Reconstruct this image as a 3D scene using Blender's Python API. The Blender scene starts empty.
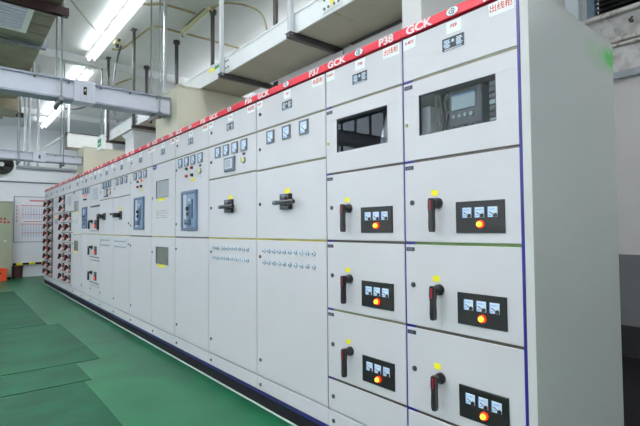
import bpy, bmesh, math, random
from mathutils import Matrix, Vector
random.seed(7)
scene = bpy.context.scene
C = scene.collection
PI = math.pi

# ------------------------------------------------------------------ camera
CAM = Vector((0.833, -1.7383, 1.2846))
yaw, pit, rol, FPX = 0.8782, 0.0351, -0.0076, 442.8
fw = Vector((-math.cos(pit)*math.sin(yaw), math.cos(pit)*math.cos(yaw), math.sin(pit)))
r0 = Vector((math.cos(yaw), math.sin(yaw), 0)); u0 = r0.cross(fw)
rv = math.cos(rol)*r0 + math.sin(rol)*u0; uv = -math.sin(rol)*r0 + math.cos(rol)*u0
cd = bpy.data.cameras.new('camera'); cam = bpy.data.objects.new('camera', cd); C.objects.link(cam)
M3 = Matrix((rv, uv, -fw)).transposed().to_4x4(); M3.translation = CAM
cam.matrix_world = M3
cd.sensor_width = 36.0; cd.lens = 36.0*FPX/640.0; cd.clip_start = 0.02; cd.clip_end = 100
scene.camera = cam

# ------------------------------------------------------------------ world, exposure
w = bpy.data.worlds.new('world'); scene.world = w; w.use_nodes = True
w.node_tree.nodes['Background'].inputs[0].default_value = (0.75, 0.85, 1.0, 1)
w.node_tree.nodes['Background'].inputs[1].default_value = 1.0
vs = scene.view_settings
vs.view_transform = 'Standard'; vs.look = 'None'; vs.gamma = 1.0; vs.use_curve_mapping = False
vs.exposure = -0.08

def area(name, loc, rot, sx, sy, watts, col=(1, 1, 1), parent=None):
    l = bpy.data.lights.new(name, 'AREA'); l.shape = 'RECTANGLE'; l.size = sx; l.size_y = sy
    l.energy = watts; l.color = col
    o = bpy.data.objects.new(name, l); C.objects.link(o); o.location = loc; o.rotation_euler = rot
    if parent: o.parent = parent
    return o
# daylight comes through the glowing panes of the window row behind the photographer
WIN_Y = -4.6
DAY = [(-9.6, -7.4), (-6.6, -4.9), (-2.3, -0.9)]

# ------------------------------------------------------------------ materials
def s2l(c):
    return tuple(((v/255.)/12.92 if v/255. <= 0.04045 else ((v/255.+0.055)/1.055)**2.4) for v in c)
MATS = {}
def mat(name, rgb, rough=0.5, metal=0.0, var=0.0, vscale=6.0, bump=0.0, bscale=60.0, emis=None, estr=0.0, rgb2=None, lo=0.4, hi=0.65, spec=0.5, dist=0.0):
    m = bpy.data.materials.new(name); m.use_nodes = True
    nt = m.node_tree; b = nt.nodes['Principled BSDF']
    c = s2l(rgb)
    b.inputs['Base Color'].default_value = (*c, 1)
    b.inputs['Roughness'].default_value = rough; b.inputs['Metallic'].default_value = metal
    b.inputs['Specular IOR Level'].default_value = spec
    tc = nt.nodes.new('ShaderNodeTexCoord')
    if var or rgb2:
        n = nt.nodes.new('ShaderNodeTexNoise'); n.inputs['Scale'].default_value = vscale; n.inputs['Detail'].default_value = 5
        n.inputs['Distortion'].default_value = dist
        nt.links.new(tc.outputs['Object'], n.inputs['Vector'])
        r = nt.nodes.new('ShaderNodeValToRGB'); nt.links.new(n.outputs['Fac'], r.inputs['Fac'])
        c2 = s2l(rgb2) if rgb2 else tuple(v*(1-var) for v in c)
        r.color_ramp.elements[0].position = lo; r.color_ramp.elements[1].position = hi
        r.color_ramp.elements[0].color = (*c2, 1); r.color_ramp.elements[1].color = (*c, 1)
        nt.links.new(r.outputs['Color'], b.inputs['Base Color'])
    if bump:
        n2 = nt.nodes.new('ShaderNodeTexNoise'); n2.inputs['Scale'].default_value = bscale; n2.inputs['Detail'].default_value = 4
        nt.links.new(tc.outputs['Object'], n2.inputs['Vector'])
        bp = nt.nodes.new('ShaderNodeBump'); bp.inputs['Strength'].default_value = bump; bp.inputs['Distance'].default_value = 0.01
        nt.links.new(n2.outputs['Fac'], bp.inputs['Height']); nt.links.new(bp.outputs['Normal'], b.inputs['Normal'])
    if emis:
        b.inputs['Emission Color'].default_value = (*s2l(emis), 1); b.inputs['Emission Strength'].default_value = estr
    MATS[name] = m
    return m
def glassmat(name, tint, refl=0.0, rough=0.0):
    m = bpy.data.materials.new(name); m.use_nodes = True; nt = m.node_tree
    for n in list(nt.nodes): nt.nodes.remove(n)
    out = nt.nodes.new('ShaderNodeOutputMaterial'); mix = nt.nodes.new('ShaderNodeMixShader')
    t = nt.nodes.new('ShaderNodeBsdfTransparent'); t.inputs[0].default_value = (*s2l(tint), 1)
    g = nt.nodes.new('ShaderNodeBsdfGlossy'); g.inputs['Roughness'].default_value = rough
    f = nt.nodes.new('ShaderNodeFresnel'); f.inputs[0].default_value = 1.45
    ad = nt.nodes.new('ShaderNodeMath'); ad.operation = 'ADD'; ad.inputs[1].default_value = refl
    nt.links.new(f.outputs[0], ad.inputs[0]); nt.links.new(ad.outputs[0], mix.inputs[0])
    nt.links.new(t.outputs[0], mix.inputs[1]); nt.links.new(g.outputs[0], mix.inputs[2]); nt.links.new(mix.outputs[0], out.inputs[0])
    MATS[name] = m
    return m
mat('paint', (204, 201, 204), 0.38, var=0.03, vscale=2.0)
mat('shaded_paint', (196, 195, 194), 0.40, var=0.03, vscale=1.5)  # cabinet paint darkened slightly for the shade on the end panel
mat('frame_grey', (120, 124, 126), 0.5, var=0.05)
mat('inner_dark', (26, 28, 28), 0.7, var=0.2)
mat('navy', (28, 16, 112), 0.35, var=0.1, vscale=20)
mat('navy_shaded', (24, 15, 96), 0.4, var=0.15, vscale=2)  # navy made deeper to carry the shade under the base panel
mat('plinth_black', (16, 14, 18), 0.6, spec=0.2, var=0.2, vscale=8)
mat('olive', (176, 164, 66), 0.45, var=0.4, vscale=3)
mat('seam_grey', (122, 118, 94), 0.5, var=0.3, vscale=4)
mat('brown', (74, 64, 56), 0.5, var=0.3, vscale=5)
mat('green_film', (86, 112, 52), 0.4, var=0.3, vscale=6)
mat('red', (214, 26, 52), 0.33, var=0.06, vscale=4)
mat('white', (240, 242, 242), 0.45, var=0.02)
mat('letter_white', (238, 228, 228), 0.5, var=0.02)
mat('red_ink', (204, 66, 44), 0.5, var=0.05)
mat('black_plastic', (22, 22, 24), 0.32, var=0.15, vscale=30)
mat('panel_black', (20, 19, 20), 0.42, var=0.15, vscale=30)
mat('grip_black', (26, 24, 28), 0.3, var=0.1, vscale=30)
mat('grip_red', (160, 20, 34), 0.4, var=0.1, vscale=30)
mat('lock_grey', (84, 88, 92), 0.35, metal=0.6, var=0.1)
mat('dial', (214, 232, 250), 0.25, var=0.04, vscale=40)
mat('dial_blue', (120, 160, 215), 0.3, var=0.05, vscale=40)
mat('ink', (26, 30, 40), 0.5, var=0.1)
mat('meter_case', (98, 106, 120), 0.35, var=0.1)
mat('lamp_core', (255, 190, 70), 0.3, var=0.01, emis=(255, 150, 34), estr=3.6)
mat('lamp_ring', (235, 60, 20), 0.3, var=0.02, emis=(255, 40, 8), estr=0.8)
mat('glow_red', (230, 40, 24), 0.4, var=0.05, emis=(255, 60, 30), estr=0.3)  # faint glow put into the red of panels and handle inserts
mat('glow_orange', (240, 110, 30), 0.4, var=0.05, emis=(255, 110, 40), estr=0.8)
mat('yellow', (240, 228, 24), 0.5, var=0.04)
mat('tag_black', (30, 32, 46), 0.5, var=0.1)
mat('blue_grey', (90, 110, 136), 0.4, var=0.08)
mat('blue_light', (126, 146, 172), 0.4, var=0.1, vscale=15)
mat('silver_face', (200, 206, 212), 0.35, metal=0.1, var=0.1)
mat('btn_green', (20, 120, 74), 0.35, var=0.05)
mat('btn_red', (170, 40, 42), 0.35, var=0.05)
mat('btn_cream', (226, 220, 176), 0.35, var=0.05)
mat('stud', (124, 132, 150), 0.3, metal=0.2, var=0.1)
mat('emblem_blue', (36, 50, 110), 0.4, var=0.05)
mat('emblem_grey', (70, 82, 100), 0.4, var=0.05)
mat('beige', (206, 203, 184), 0.5, var=0.03, vscale=2)
mat('tray_white', (226, 230, 230), 0.32, var=0.04)
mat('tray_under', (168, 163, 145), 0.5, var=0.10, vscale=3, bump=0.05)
mat('steel_dark', (84, 82, 80), 0.5, metal=0.3, var=0.2, vscale=12)
mat('steel_strut', (196, 200, 204), 0.35, metal=0.2, var=0.06)
mat('bus_grey', (214, 216, 228), 0.38, var=0.04)
mat('bus_edge', (158, 162, 178), 0.4, metal=0.2, var=0.05)
mat('rod_steel', (128, 134, 136), 0.35, metal=0.5, var=0.1)
mat('duct_metal', (160, 150, 128), 0.38, metal=0.45, var=0.22, vscale=5, bump=0.1, bscale=14)
mat('duct_flange', (170, 178, 190), 0.25, metal=0.85, var=0.2, vscale=20)
mat('grille', (222, 222, 230), 0.45, var=0.06)
mat('grille_frame', (226, 228, 220), 0.45, var=0.04)
mat('rust_brown', (58, 30, 30), 0.55, var=0.2, vscale=15)
mat('conduit', (176, 168, 128), 0.45, var=0.15, vscale=15)
mat('cable_grey', (92, 94, 98), 0.5, var=0.1)
mat('cable_pale', (186, 186, 174), 0.5, var=0.1)
mat('fixture_white', (236, 238, 238), 0.4, var=0.02)
mat('tube', (255, 255, 255), 0.4, var=0.01, emis=(246, 250, 255), estr=5.0)
mat('ceiling_paint', (232, 235, 238), 0.7, var=0.04, vscale=1.5, bump=0.04, bscale=20)
mat('wall_paint', (226, 229, 234), 0.65, var=0.04, vscale=1.2, bump=0.05, bscale=20)
mat('wall_rough', (212, 209, 208), 0.75, bump=0.5, bscale=26, rgb2=(168, 162, 158), lo=0.32, hi=0.56, vscale=9, var=0.2)
mat('ledge', (212, 206, 200), 0.75, bump=0.5, bscale=30, rgb2=(128, 118, 108), lo=0.28, hi=0.48, vscale=16, var=0.2)
mat('wall_back_paint', (208, 204, 203), 0.65, var=0.05, vscale=1.2, bump=0.05, bscale=20)
mat('dado_grey', (112, 112, 116), 0.6, var=0.1, vscale=3)
mat('skirt_black', (36, 36, 38), 0.6, var=0.1)
mat('floor_green', (14, 92, 58), 0.34, spec=0.3, rgb2=(8, 70, 44), lo=0.35, hi=0.62, vscale=1.6, var=0.2, bump=0.05, bscale=30, dist=0.6)
mat('mat_green', (14, 74, 50), 0.55, spec=0.18, rgb2=(8, 54, 37), lo=0.3, hi=0.66, vscale=2.4, var=0.2, bump=0.12, bscale=9, dist=0.8)
mat('trim_white', (206, 216, 212), 0.5, var=0.08, vscale=9)
mat('locker', (156, 162, 140), 0.45, var=0.05)
mat('orange', (232, 78, 26), 0.5, var=0.06)
mat('bin_brown', (72, 40, 38), 0.6, var=0.25, vscale=12)
mat('fan_black', (24, 24, 26), 0.5, var=0.1)
mat('poster', (224, 224, 232), 0.4, var=0.03)
mat('poster_red', (206, 140, 146), 0.5, var=0.1)
mat('poster_blue', (196, 200, 216), 0.5, var=0.1)
mat('drip_grey', (176, 180, 190), 0.6, var=0.2, vscale=12, bump=0.2)
mat('window_blue', (128, 146, 166), 0.5, var=0.15, vscale=14)
mat('louver_dark', (40, 40, 44), 0.5, var=0.2)
mat('pane_sky', (230, 240, 255), 0.2, var=0.01, emis=(225, 238, 255), estr=3.5)
mat('sign_green', (40, 150, 84), 0.5, var=0.1)
mat('wire_grey', (150, 146, 136), 0.5, var=0.2)
mat('screen_pale', (205, 224, 232), 0.25, var=0.08)
mat('relay_grey', (112, 118, 124), 0.45, var=0.1)
glassmat('glass', (244, 246, 246), 0.0)
mat('pane_frost', (168, 172, 178), 0.12, var=0.08, vscale=9)
mat('pane_olive', (112, 114, 106), 0.2, var=0.15, vscale=9)
glassmat('glass_grey', (170, 176, 182), 0.10, 0.08)
def side_panel_material():
    m = MATS['shaded_paint'].copy(); m.name = 'shaded_paint_sprayed'; nt = m.node_tree; b = nt.nodes['Principled BSDF']
    src = b.inputs['Base Color'].links[0].from_socket
    tc = nt.nodes.new('ShaderNodeTexCoord')
    def blob(loc, sc):
        mp = nt.nodes.new('ShaderNodeMapping'); mp.vector_type = 'TEXTURE'
        mp.inputs['Location'].default_value = loc; mp.inputs['Scale'].default_value = sc
        g = nt.nodes.new('ShaderNodeTexGradient'); g.gradient_type = 'SPHERICAL'
        nt.links.new(tc.outputs['Object'], mp.inputs[0]); nt.links.new(mp.outputs[0], g.inputs[0])
        return g.outputs['Fac']
    a = blob((0.6, 0.975, 2.175), (1.0, 0.17, 0.075)); c = blob((0.6, 0.84, 2.15), (1.0, 0.34, 0.09))
    m1 = nt.nodes.new('ShaderNodeMath'); m1.operation = 'MULTIPLY'; m1.inputs[1].default_value = 3.0; nt.links.new(a, m1.inputs[0])
    m2 = nt.nodes.new('ShaderNodeMath'); m2.operation = 'MULTIPLY_ADD'; m2.inputs[1].default_value = 0.9
    nt.links.new(c, m2.inputs[0]); nt.links.new(m1.outputs[0], m2.inputs[2])
    nz = nt.nodes.new('ShaderNodeTexNoise'); nz.inputs['Scale'].default_value = 22; nt.links.new(tc.outputs['Object'], nz.inputs['Vector'])
    m3 = nt.nodes.new('ShaderNodeMath'); m3.operation = 'MULTIPLY'; m3.use_clamp = True
    nt.links.new(m2.outputs[0], m3.inputs[0]); nt.links.new(nz.outputs['Fac'], m3.inputs[1])
    mx = nt.nodes.new('ShaderNodeMix'); mx.data_type = 'RGBA'
    nt.links.new(m3.outputs[0], mx.inputs['Factor']); nt.links.new(src, mx.inputs['A'])
    mx.inputs['B'].default_value = (*s2l((62, 190, 70)), 1)
    nt.links.new(mx.outputs['Result'], b.inputs['Base Color'])
    MATS['side_sprayed'] = m
side_panel_material()

# ------------------------------------------------------------------ mesh builder
class MB:
    def __init__(s): s.v = []; s.f = []; s.mi = []; s.mats = []
    def _m(s, m):
        if m not in s.mats: s.mats.append(m)
        return s.mats.index(m)
    def add(s, vs, fs, m=None):
        o = len(s.v); s.v += [tuple(v) for v in vs]; k = s._m(m)
        for f in fs: s.f.append([i+o for i in f]); s.mi.append(k)
        return s
    def box(s, x0, x1, y0, y1, z0, z1, m=None, c=0.0):
        """box; c > 0 chamfers the edges of the -y (front) face"""
        x0, x1 = min(x0, x1), max(x0, x1); y0, y1 = min(y0, y1), max(y0, y1); z0, z1 = min(z0, z1), max(z0, z1)
        if c <= 0:
            v = [(x0,y0,z0),(x1,y0,z0),(x1,y1,z0),(x0,y1,z0),(x0,y0,z1),(x1,y0,z1),(x1,y1,z1),(x0,y1,z1)]
            f = [(0,3,2,1),(4,5,6,7),(0,1,5,4),(1,2,6,5),(2,3,7,6),(3,0,4,7)]
            return s.add(v, f, m)
        yc = min(y0+c, (y0+y1)/2)
        v = [(x0+c,y0,z0+c),(x1-c,y0,z0+c),(x1-c,y0,z1-c),(x0+c,y0,z1-c),
             (x0,yc,z0),(x1,yc,z0),(x1,yc,z1),(x0,yc,z1),(x0,y1,z0),(x1,y1,z0),(x1,y1,z1),(x0,y1,z1)]
        f = [(0,1,2,3),(0,4,5,1),(1,5,6,2),(2,6,7,3),(3,7,4,0),(4,8,9,5),(5,9,10,6),(6,10,11,7),(7,11,8,4),(11,10,9,8)]
        return s.add(v, f, m)
    def cyl(s, p0, p1, r0, r1=None, n=16, m=None, caps=True):
        p0 = Vector(p0); p1 = Vector(p1); r1 = r0 if r1 is None else r1
        d = (p1-p0).normalized(); a = d.orthogonal().normalized(); b = d.cross(a)
        v = []; f = []
        for p, r in ((p0, r0), (p1, r1)):
            for i in range(n):
                t = 2*PI*i/n; v.append(p+(a*math.cos(t)+b*math.sin(t))*r)
        for i in range(n): j = (i+1) % n; f.append((i, j, n+j, n+i))
        if caps: f.append(tuple(range(n-1, -1, -1))); f.append(tuple(range(n, 2*n)))
        return s.add(v, f, m)
    def tube(s, pts, r, n=8, m=None):
        pts = [Vector(p) for p in pts]; v = []; f = []; a = None
        for i, p in enumerate(pts):
            d = (pts[min(i+1, len(pts)-1)]-pts[max(i-1, 0)]).normalized()
            a = d.orthogonal().normalized() if a is None else (a-d*a.dot(d)).normalized()
            b = d.cross(a)
            for k in range(n):
                t = 2*PI*k/n; v.append(p+(a*math.cos(t)+b*math.sin(t))*r)
        for i in range(len(pts)-1):
            for k in range(n):
                j = (k+1) % n; f.append((i*n+k, i*n+j, (i+1)*n+j, (i+1)*n+k))
        f.append(tuple(range(n-1, -1, -1))); f.append(tuple(range((len(pts)-1)*n, len(pts)*n)))
        return s.add(v, f, m)
    def prism(s, poly, y0, y1, m=None):
        """polygon in x,z pulled along y"""
        n = len(poly); v = [(x, y0, z) for x, z in poly]+[(x, y1, z) for x, z in poly]
        f = [tuple(range(n)), tuple(range(2*n-1, n-1, -1))]
        for i in range(n): j = (i+1) % n; f.append((i, n+i, n+j, j))
        return s.add(v, f, m)
    def mesh(s, name):
        me = bpy.data.meshes.new(name); me.from_pydata(s.v, [], s.f)
        for mm in s.mats: me.materials.append(MATS[mm])
        for p, k in zip(me.polygons, s.mi): p.material_index = k
        bm = bmesh.new(); bm.from_mesh(me); bmesh.ops.recalc_face_normals(bm, faces=bm.faces); bm.to_mesh(me); bm.free()
        return me
    def build(s, name, parent=None, loc=(0, 0, 0), smooth=False):
        me = s.mesh(name)
        if smooth:
            for p in me.polygons: p.use_smooth = len(p.vertices) == 4
        return link(name, me, parent, loc)
def link(name, me, parent=None, loc=(0, 0, 0)):
    o = bpy.data.objects.new(name, me); C.objects.link(o); o.location = loc
    if parent: o.parent = parent
    return o
def thing(name, label, cat, loc=(0, 0, 0), group=None, rz=0):
    o = bpy.data.objects.new(name, None); C.objects.link(o); o.location = loc; o.rotation_euler = (0, 0, rz)
    o.empty_display_size = 0.1
    return tag(o, label, cat, group)
def tag(o, label, cat, group=None):
    o['label'] = label; o['category'] = cat
    if group: o['group'] = group
    return o
def struct(o): o['kind'] = 'structure'; return o
CACHE = {}
def shared(key, fn):
    if key not in CACHE: CACHE[key] = fn().mesh(str(key[0] if isinstance(key, tuple) else key))
    return CACHE[key]
def text_mesh(s, size, m, bold=0.0, depth=0.0006, sx=1.0):
    key = ('txt', s, size, m, bold, sx)
    if key in CACHE: return CACHE[key]
    cu = bpy.data.curves.new('lettering', 'FONT'); cu.body = s; cu.size = size; cu.align_x = 'CENTER'; cu.align_y = 'CENTER'
    cu.extrude = depth; cu.offset = bold; cu.resolution_u = 3
    o = bpy.data.objects.new('lettering', cu); C.objects.link(o)
    dg = bpy.context.evaluated_depsgraph_get(); dg.update()
    me = bpy.data.meshes.new_from_object(o.evaluated_get(dg))
    bpy.data.objects.remove(o)
    me.transform(Matrix.Rotation(PI/2, 4, 'X') @ Matrix.Diagonal((sx, 1, 1, 1)))
    me.materials.clear(); me.materials.append(MATS[m]); CACHE[key] = me
    return me

# ------------------------------------------------------------------ room
ZC = 4.2; XW = -14.0; YB = 3.5; XR = 4.6
fl = struct(MB().box(XW-0.2, XR+0.2, WIN_Y-0.2, YB+0.2, -0.2, 0.0, 'floor_green').build('floor'))
ce = struct(MB().box(XW-0.2, XR+0.2, WIN_Y-0.2, YB+0.2, ZC, ZC+0.2, 'ceiling_paint').build('ceiling'))
for i, bx_ in enumerate((-3.0, -7.3, -11.6)):
    struct(MB().box(bx_-0.16, bx_, WIN_Y, YB, ZC-0.13, ZC, 'ceiling_paint').build('trim_%d' % (i+2)))
struct(MB().box(XW-0.2, XW, WIN_Y-0.2, YB+0.2, 0, ZC, 'wall_paint').build('wall_far'))
struct(MB().box(XR, XR+0.2, WIN_Y-0.2, YB+0.2, 0, ZC, 'wall_paint').build('wall_near'))
# wall behind the photographer, with daylight windows
g = MB(); g.box(XW, XR, WIN_Y-0.2, WIN_Y, 0, 1.5, 'wall_paint'); g.box(XW, XR, WIN_Y-0.2, WIN_Y, 3.6, ZC, 'wall_paint')
edges = [XW]+[e for d in DAY for e in d]+[XR]
for a_, b_ in zip(edges[::2], edges[1::2]): g.box(a_, b_, WIN_Y-0.2, WIN_Y, 1.5, 3.6, 'wall_paint')
struct(g.build('wall_front'))
for i, (a_, b_) in enumerate(DAY):
    f = MB(); n = 4
    for k in range(n+1): x = a_+(b_-a_)*k/n; f.box(x-0.025, x+0.025, WIN_Y-0.14, WIN_Y-0.08, 1.5, 3.6, 'window_blue')
    for z in (1.52, 2.2, 2.9, 3.58): f.box(a_, b_, WIN_Y-0.14, WIN_Y-0.08, z-0.025, z+0.025, 'window_blue')
    wo = struct(f.build('window_%d' % (i+2)))
    for k in range(n):
        xa = a_+(b_-a_)*k/n+0.02; xb = a_+(b_-a_)*(k+1)/n-0.02
        MB().box(xa, xb, WIN_Y-0.115, WIN_Y-0.105, 1.53, 3.57, 'pane_sky').build('pane', wo)
# back wall with high louvred window, ledges, dado
g = MB()
g.box(XW, -0.94, YB, YB+0.2, 1.0, ZC, 'wall_back_paint'); g.box(-0.94, 2.4, YB, YB+0.2, 1.0, 2.78, 'wall_back_paint'); g.box(2.4, XR, YB, YB+0.2, 1.0, ZC, 'wall_back_paint')
g.box(XW, XR, YB, YB+0.2, 0, 1.0, 'dado_grey')
wb = struct(g.build('wall_back'))
MB().box(-0.94, 2.4, YB-0.005, YB+0.2, 2.78, 3.46, 'wall_rough').build('rough_beam', wb)
MB().box(-1.12, -0.985, YB-0.10, YB+0.05, 1.0, ZC, 'wall_paint').build('pier', wb)
MB().box(-1.0, 2.4, YB-0.075, YB+0.1, 3.45, 3.495, 'ledge', 0.008).build('sill_ledge', wb)
MB().box(-1.0, 2.4, YB-0.055, YB+0.02, 3.17, 3.225, 'ledge', 0.008).build('moulding', wb)
MB().box(-0.9, 2.4, YB-0.045, YB+0.02, 3.125, 3.155, 'ledge', 0.006).build('moulding', wb)
MB().box(-0.9, 2.4, YB-0.050, YB+0.02, 2.79, 2.86, 'drip_grey', 0.005).build('drip_edge', wb)
struct(MB().box(XW, XR, YB-0.03, YB, 0, 0.29, 'skirt_black').build('baseboard_back'))
wn = struct(MB().box(-0.94, -0.87, YB+0.02, YB+0.12, 3.46, ZC, 'window_blue').box(-0.94, 2.4, YB+0.02, YB+0.12, 4.12, ZC, 'window_blue').box(2.33, 2.4, YB+0.02, YB+0.12, 3.46, ZC, 'window_blue').build('window_1'))
MB().box(-0.87, 2.33, YB+0.14, YB+0.18, 3.46, 4.12, 'inner_dark').build('backing', wn)
lv = MB(); 
lv.add([(-0.87, 0.03, 0), (2.33, 0.03, 0), (2.33, 0.10, 0.05), (-0.87, 0.10, 0.05), (-0.87, 0.03, 0.006), (2.33, 0.03, 0.006), (2.33, 0.10, 0.056), (-0.87, 0.10, 0.056)],
       [(0,3,2,1),(4,5,6,7),(0,1,5,4),(1,2,6,5),(2,3,7,6),(3,0,4,7)], 'louver_dark')
lvm = lv.mesh('louver')
for k in range(13): link('louver', lvm, wn, (0, YB, 3.475+k*0.05))
# rawlplug hook on the beam
tag(MB().cyl((-0.53, YB+0.0, 3.35), (-0.53, YB-0.06, 3.35), 0.018, n=8, m='steel_dark').cyl((-0.53, YB-0.06, 3.35), (-0.51, YB-0.06, 3.375), 0.01, n=6, m='steel_dark').build('wall_hook'),
    'small rusty hook stuck in the rough white beam under the louvred window', 'hook')

# floor strip and rubber mats
struct(MB().box(-12.0, -0.005, -0.004, 0.010, 0, 0.005, 'trim_white').build('trim_1'))
def rubber_mat(x0, x1, y0, y1, label, seed, h=0.005):
    rnd = random.Random(seed); nx = max(8, int((x1-x0)/0.12)); ny = max(6, int((y1-y0)/0.12)); m = MB(); v = []; f = []
    ph = [rnd.uniform(0, 6) for _ in range(6)]
    for j in range(ny+1):
        for i in range(nx+1):
            x = x0+(x1-x0)*i/nx; y = y0+(y1-y0)*j/ny
            ew = 0.004*math.sin(x*2.1+ph[0])*(1 if j in (0, ny) else 0); ex = 0.005*math.sin(y*3.0+ph[1])*(1 if i in (0, nx) else 0)
            z = h+0.0025*max(0, math.sin(x*5.0+0.7*y+ph[2]))**4+0.002*max(0, math.sin(x*2.3-1.2*y+ph[3]))**6
            v.append((x+ex, y+ew, z))
    n = len(v); W = nx+1
    for j in range(ny):
        for i in range(nx): f.append((j*W+i, j*W+i+1, (j+1)*W+i+1, (j+1)*W+i))
    ring = [i for i in range(W)]+[j*W+nx for j in range(1, ny+1)]+[ny*W+i for i in range(nx-1, -1, -1)]+[j*W for j in range(ny-1, 0, -1)]
    v2 = v+[(v[i][0], v[i][1], 0.0) for i in ring]
    for k in range(len(ring)): a = ring[k]; b = ring[(k+1) % len(ring)]; f.append((a, n+k, n+(k+1) % len(ring), b))
    f.append(tuple(n+k for k in range(len(ring)-1, -1, -1)))
    m.add(v2, f, 'mat_green')
    return tag(m.build('rubber_mat'), label, 'mat', 'green rubber floor mats')
rubber_mat(-10.6, -6.25, -2.4, -0.72, 'dark green rubber mat lying nearest the far wall and locker', 1)
rubber_mat(-6.2, -4.03, -2.4, -0.58, 'dark green rubber mat in the aisle, edge running close along the cabinets', 2)
rubber_mat(-3.98, -3.40, -2.5, -0.80, 'narrow dark green rubber mat strip between two larger mats', 3)
rubber_mat(-3.36, 0.6, -2.6, -0.86, 'large wrinkled dark green rubber mat in front of the push-stud cabinet doors', 4)

tag(MB().box(-3.6, 3.2, 1.15, 3.465, 0, 0.006, 'skirt_black', 0).box(-3.6, 3.2, 1.20, 3.37, 0.006, 0.008, 'plinth_black').build('black_mat'), 'black rubber mat on the floor behind the cabinets by the rear wall', 'mat')

# ------------------------------------------------------------------ switchgear cabinets
Z_T, Z_RED, Z_C, Z_M, Z_B, Z_PL = 2.24, 2.287, 2.01, 1.21, 0.215, 0.112
EDGE = [0.0, -0.6, -1.2, -2.0, -2.8, -3.565, -4.25, -5.05, -5.81, -6.56, -7.17, -7.80, -8.53, -9.17, -9.83, -10.58, -11.22, -11.88]
GAP = 0.004
def lock_mb():
    m = MB(); m.cyl((0, 0, 0), (0, -0.004, 0), 0.013, n=14, m='lock_grey').cyl((0, -0.004, 0), (0, -0.007, 0), 0.010, 0.009, n=14, m='lock_grey')
    return m.box(-0.0015, 0.0015, -0.0076, -0.007, -0.006, 0.006, 'ink')
def rot_handle_red():
    return MB().prism([(-0.0035, -0.040), (0.0035, -0.040), (0.0045, 0.006), (-0.0045, 0.006)], -0.0650, -0.060, 'grip_red')
def rot_handle_big():
    m = MB(); m.cyl((0, 0, 0), (0, -0.014, 0), 0.026, 0.025, n=24, m='grip_black')
    m.cyl((0, -0.014, 0), (0, -0.046, 0), 0.021, 0.018, n=20, m='grip_black')
    prof = [(0.0120, 0.014), (0.0135, -0.02), (0.0105, -0.050), (0.0120, -0.10), (0.0115, -0.120)]
    poly = [(-w_, z) for w_, z in prof]+[(-0.008, -0.133), (0.008, -0.133)]+[(w_, z) for w_, z in reversed(prof)]+[(0.008, 0.022), (-0.008, 0.022)]
    m.prism(poly, -0.063, -0.040, 'grip_black')
    return m
def meter_small():      # 43 x 44 mm analog meter on a black panel
    m = MB(); m.box(-0.0215, 0.0215, -0.004, 0.0, -0.022, 0.022, 'dial', 0.001)
    m.prism([(0.021, -0.021), (0.021, -0.008), (0.012, -0.004), (0.004, -0.010), (0.002, -0.021)], -0.0046, -0.0038, 'ink')
    m.prism([(-0.014, -0.002), (0.007, -0.013), (0.009, -0.011), (-0.012, 0.002)], -0.0046, -0.0038, 'ink')
    m.box(-0.015, 0.012, -0.0046, -0.0038, 0.010, 0.013, 'dial_blue'); m.box(-0.016, -0.002, -0.0046, -0.0038, -0.016, -0.012, 'dial_blue')
    m.box(-0.0215, -0.018, -0.0046, -0.0038, -0.022, 0.022, 'dial_blue')
    return m
def meter_large():      # 92 x 92 mm meter with grey bezel
    m = MB(); b_ = 0.046; t = 0.011
    m.box(-b_, b_, -0.010, 0, b_-t, b_, 'meter_case'); m.box(-b_, b_, -0.010, 0, -b_, -b_+t, 'meter_case')
    m.box(-b_, -b_+t, -0.010, 0, -b_+t, b_-t, 'meter_case'); m.box(b_-t, b_, -0.010, 0, -b_+t, b_-t, 'meter_case')
    m.box(-b_+t, b_-t, -0.006, 0, -b_+t, b_-t, 'dial')
    m.prism([(0.034, -0.034), (0.034, -0.014), (0.020, -0.016), (0.012, -0.034)], -0.0068, -0.006, 'ink')
    m.prism([(-0.022, 0.004), (0.012, -0.026), (0.015, -0.023), (-0.020, 0.008)], -0.0068, -0.006, 'ink')
    m.box(-0.024, 0.024, -0.0068, -0.006, 0.018, 0.021, 'dial_blue'); m.box(-0.030, -0.008, -0.0068, -0.006, -0.030, -0.022, 'dial_blue')
    return m
def lamp_mb():
    m = MB(); m.cyl((0, 0, 0), (0, -0.010, 0), 0.0170, 0.0165, n=20, m='lamp_ring')
    m.cyl((0, -0.010, 0), (0, -0.020, 0), 0.0115, 0.0105, n=18, m='lamp_core')
    return m.cyl((0, -0.020, 0), (0, -0.025, 0), 0.0105, 0.005, n=18, m='lamp_core')
def stud_mb():
    m = MB(); m.cyl((0, 0, 0), (0, -0.004, 0), 0.0155, 0.0150, n=14, m='stud').cyl((0, -0.004, 0), (0, -0.012, 0), 0.0125, 0.0115, n=12, m='dial')
    return m.cyl((0, -0.012, 0), (0, -0.015, 0), 0.0075, 0.006, n=12, m='relay_grey')
def button_mb(col):
    m = MB(); m.cyl((0, 0, 0), (0, -0.006, 0), 0.017, 0.016, n=14, m='black_plastic' if col == 'ink' else 'meter_case')
    return m.cyl((0, -0.006, 0), (0, -0.022, 0), 0.014, 0.012, n=14, m=col)
def selector_mb():
    m = MB(); m.cyl((0, 0, 0), (0, -0.008, 0), 0.026, 0.024, n=18, m='meter_case').cyl((0, -0.008, 0), (0, -0.022, 0), 0.020, 0.018, n=18, m='btn_cream')
    m.box(-0.006, 0.006, -0.038, -0.022, -0.018, 0.018, 'btn_cream'); m.box(-0.020, 0.020, -0.003, 0, 0.040, 0.060, 'tag_black')
    m.box(-0.016, 0.010, -0.003, 0, -0.058, -0.048, 'silver_face')
    return m
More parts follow.
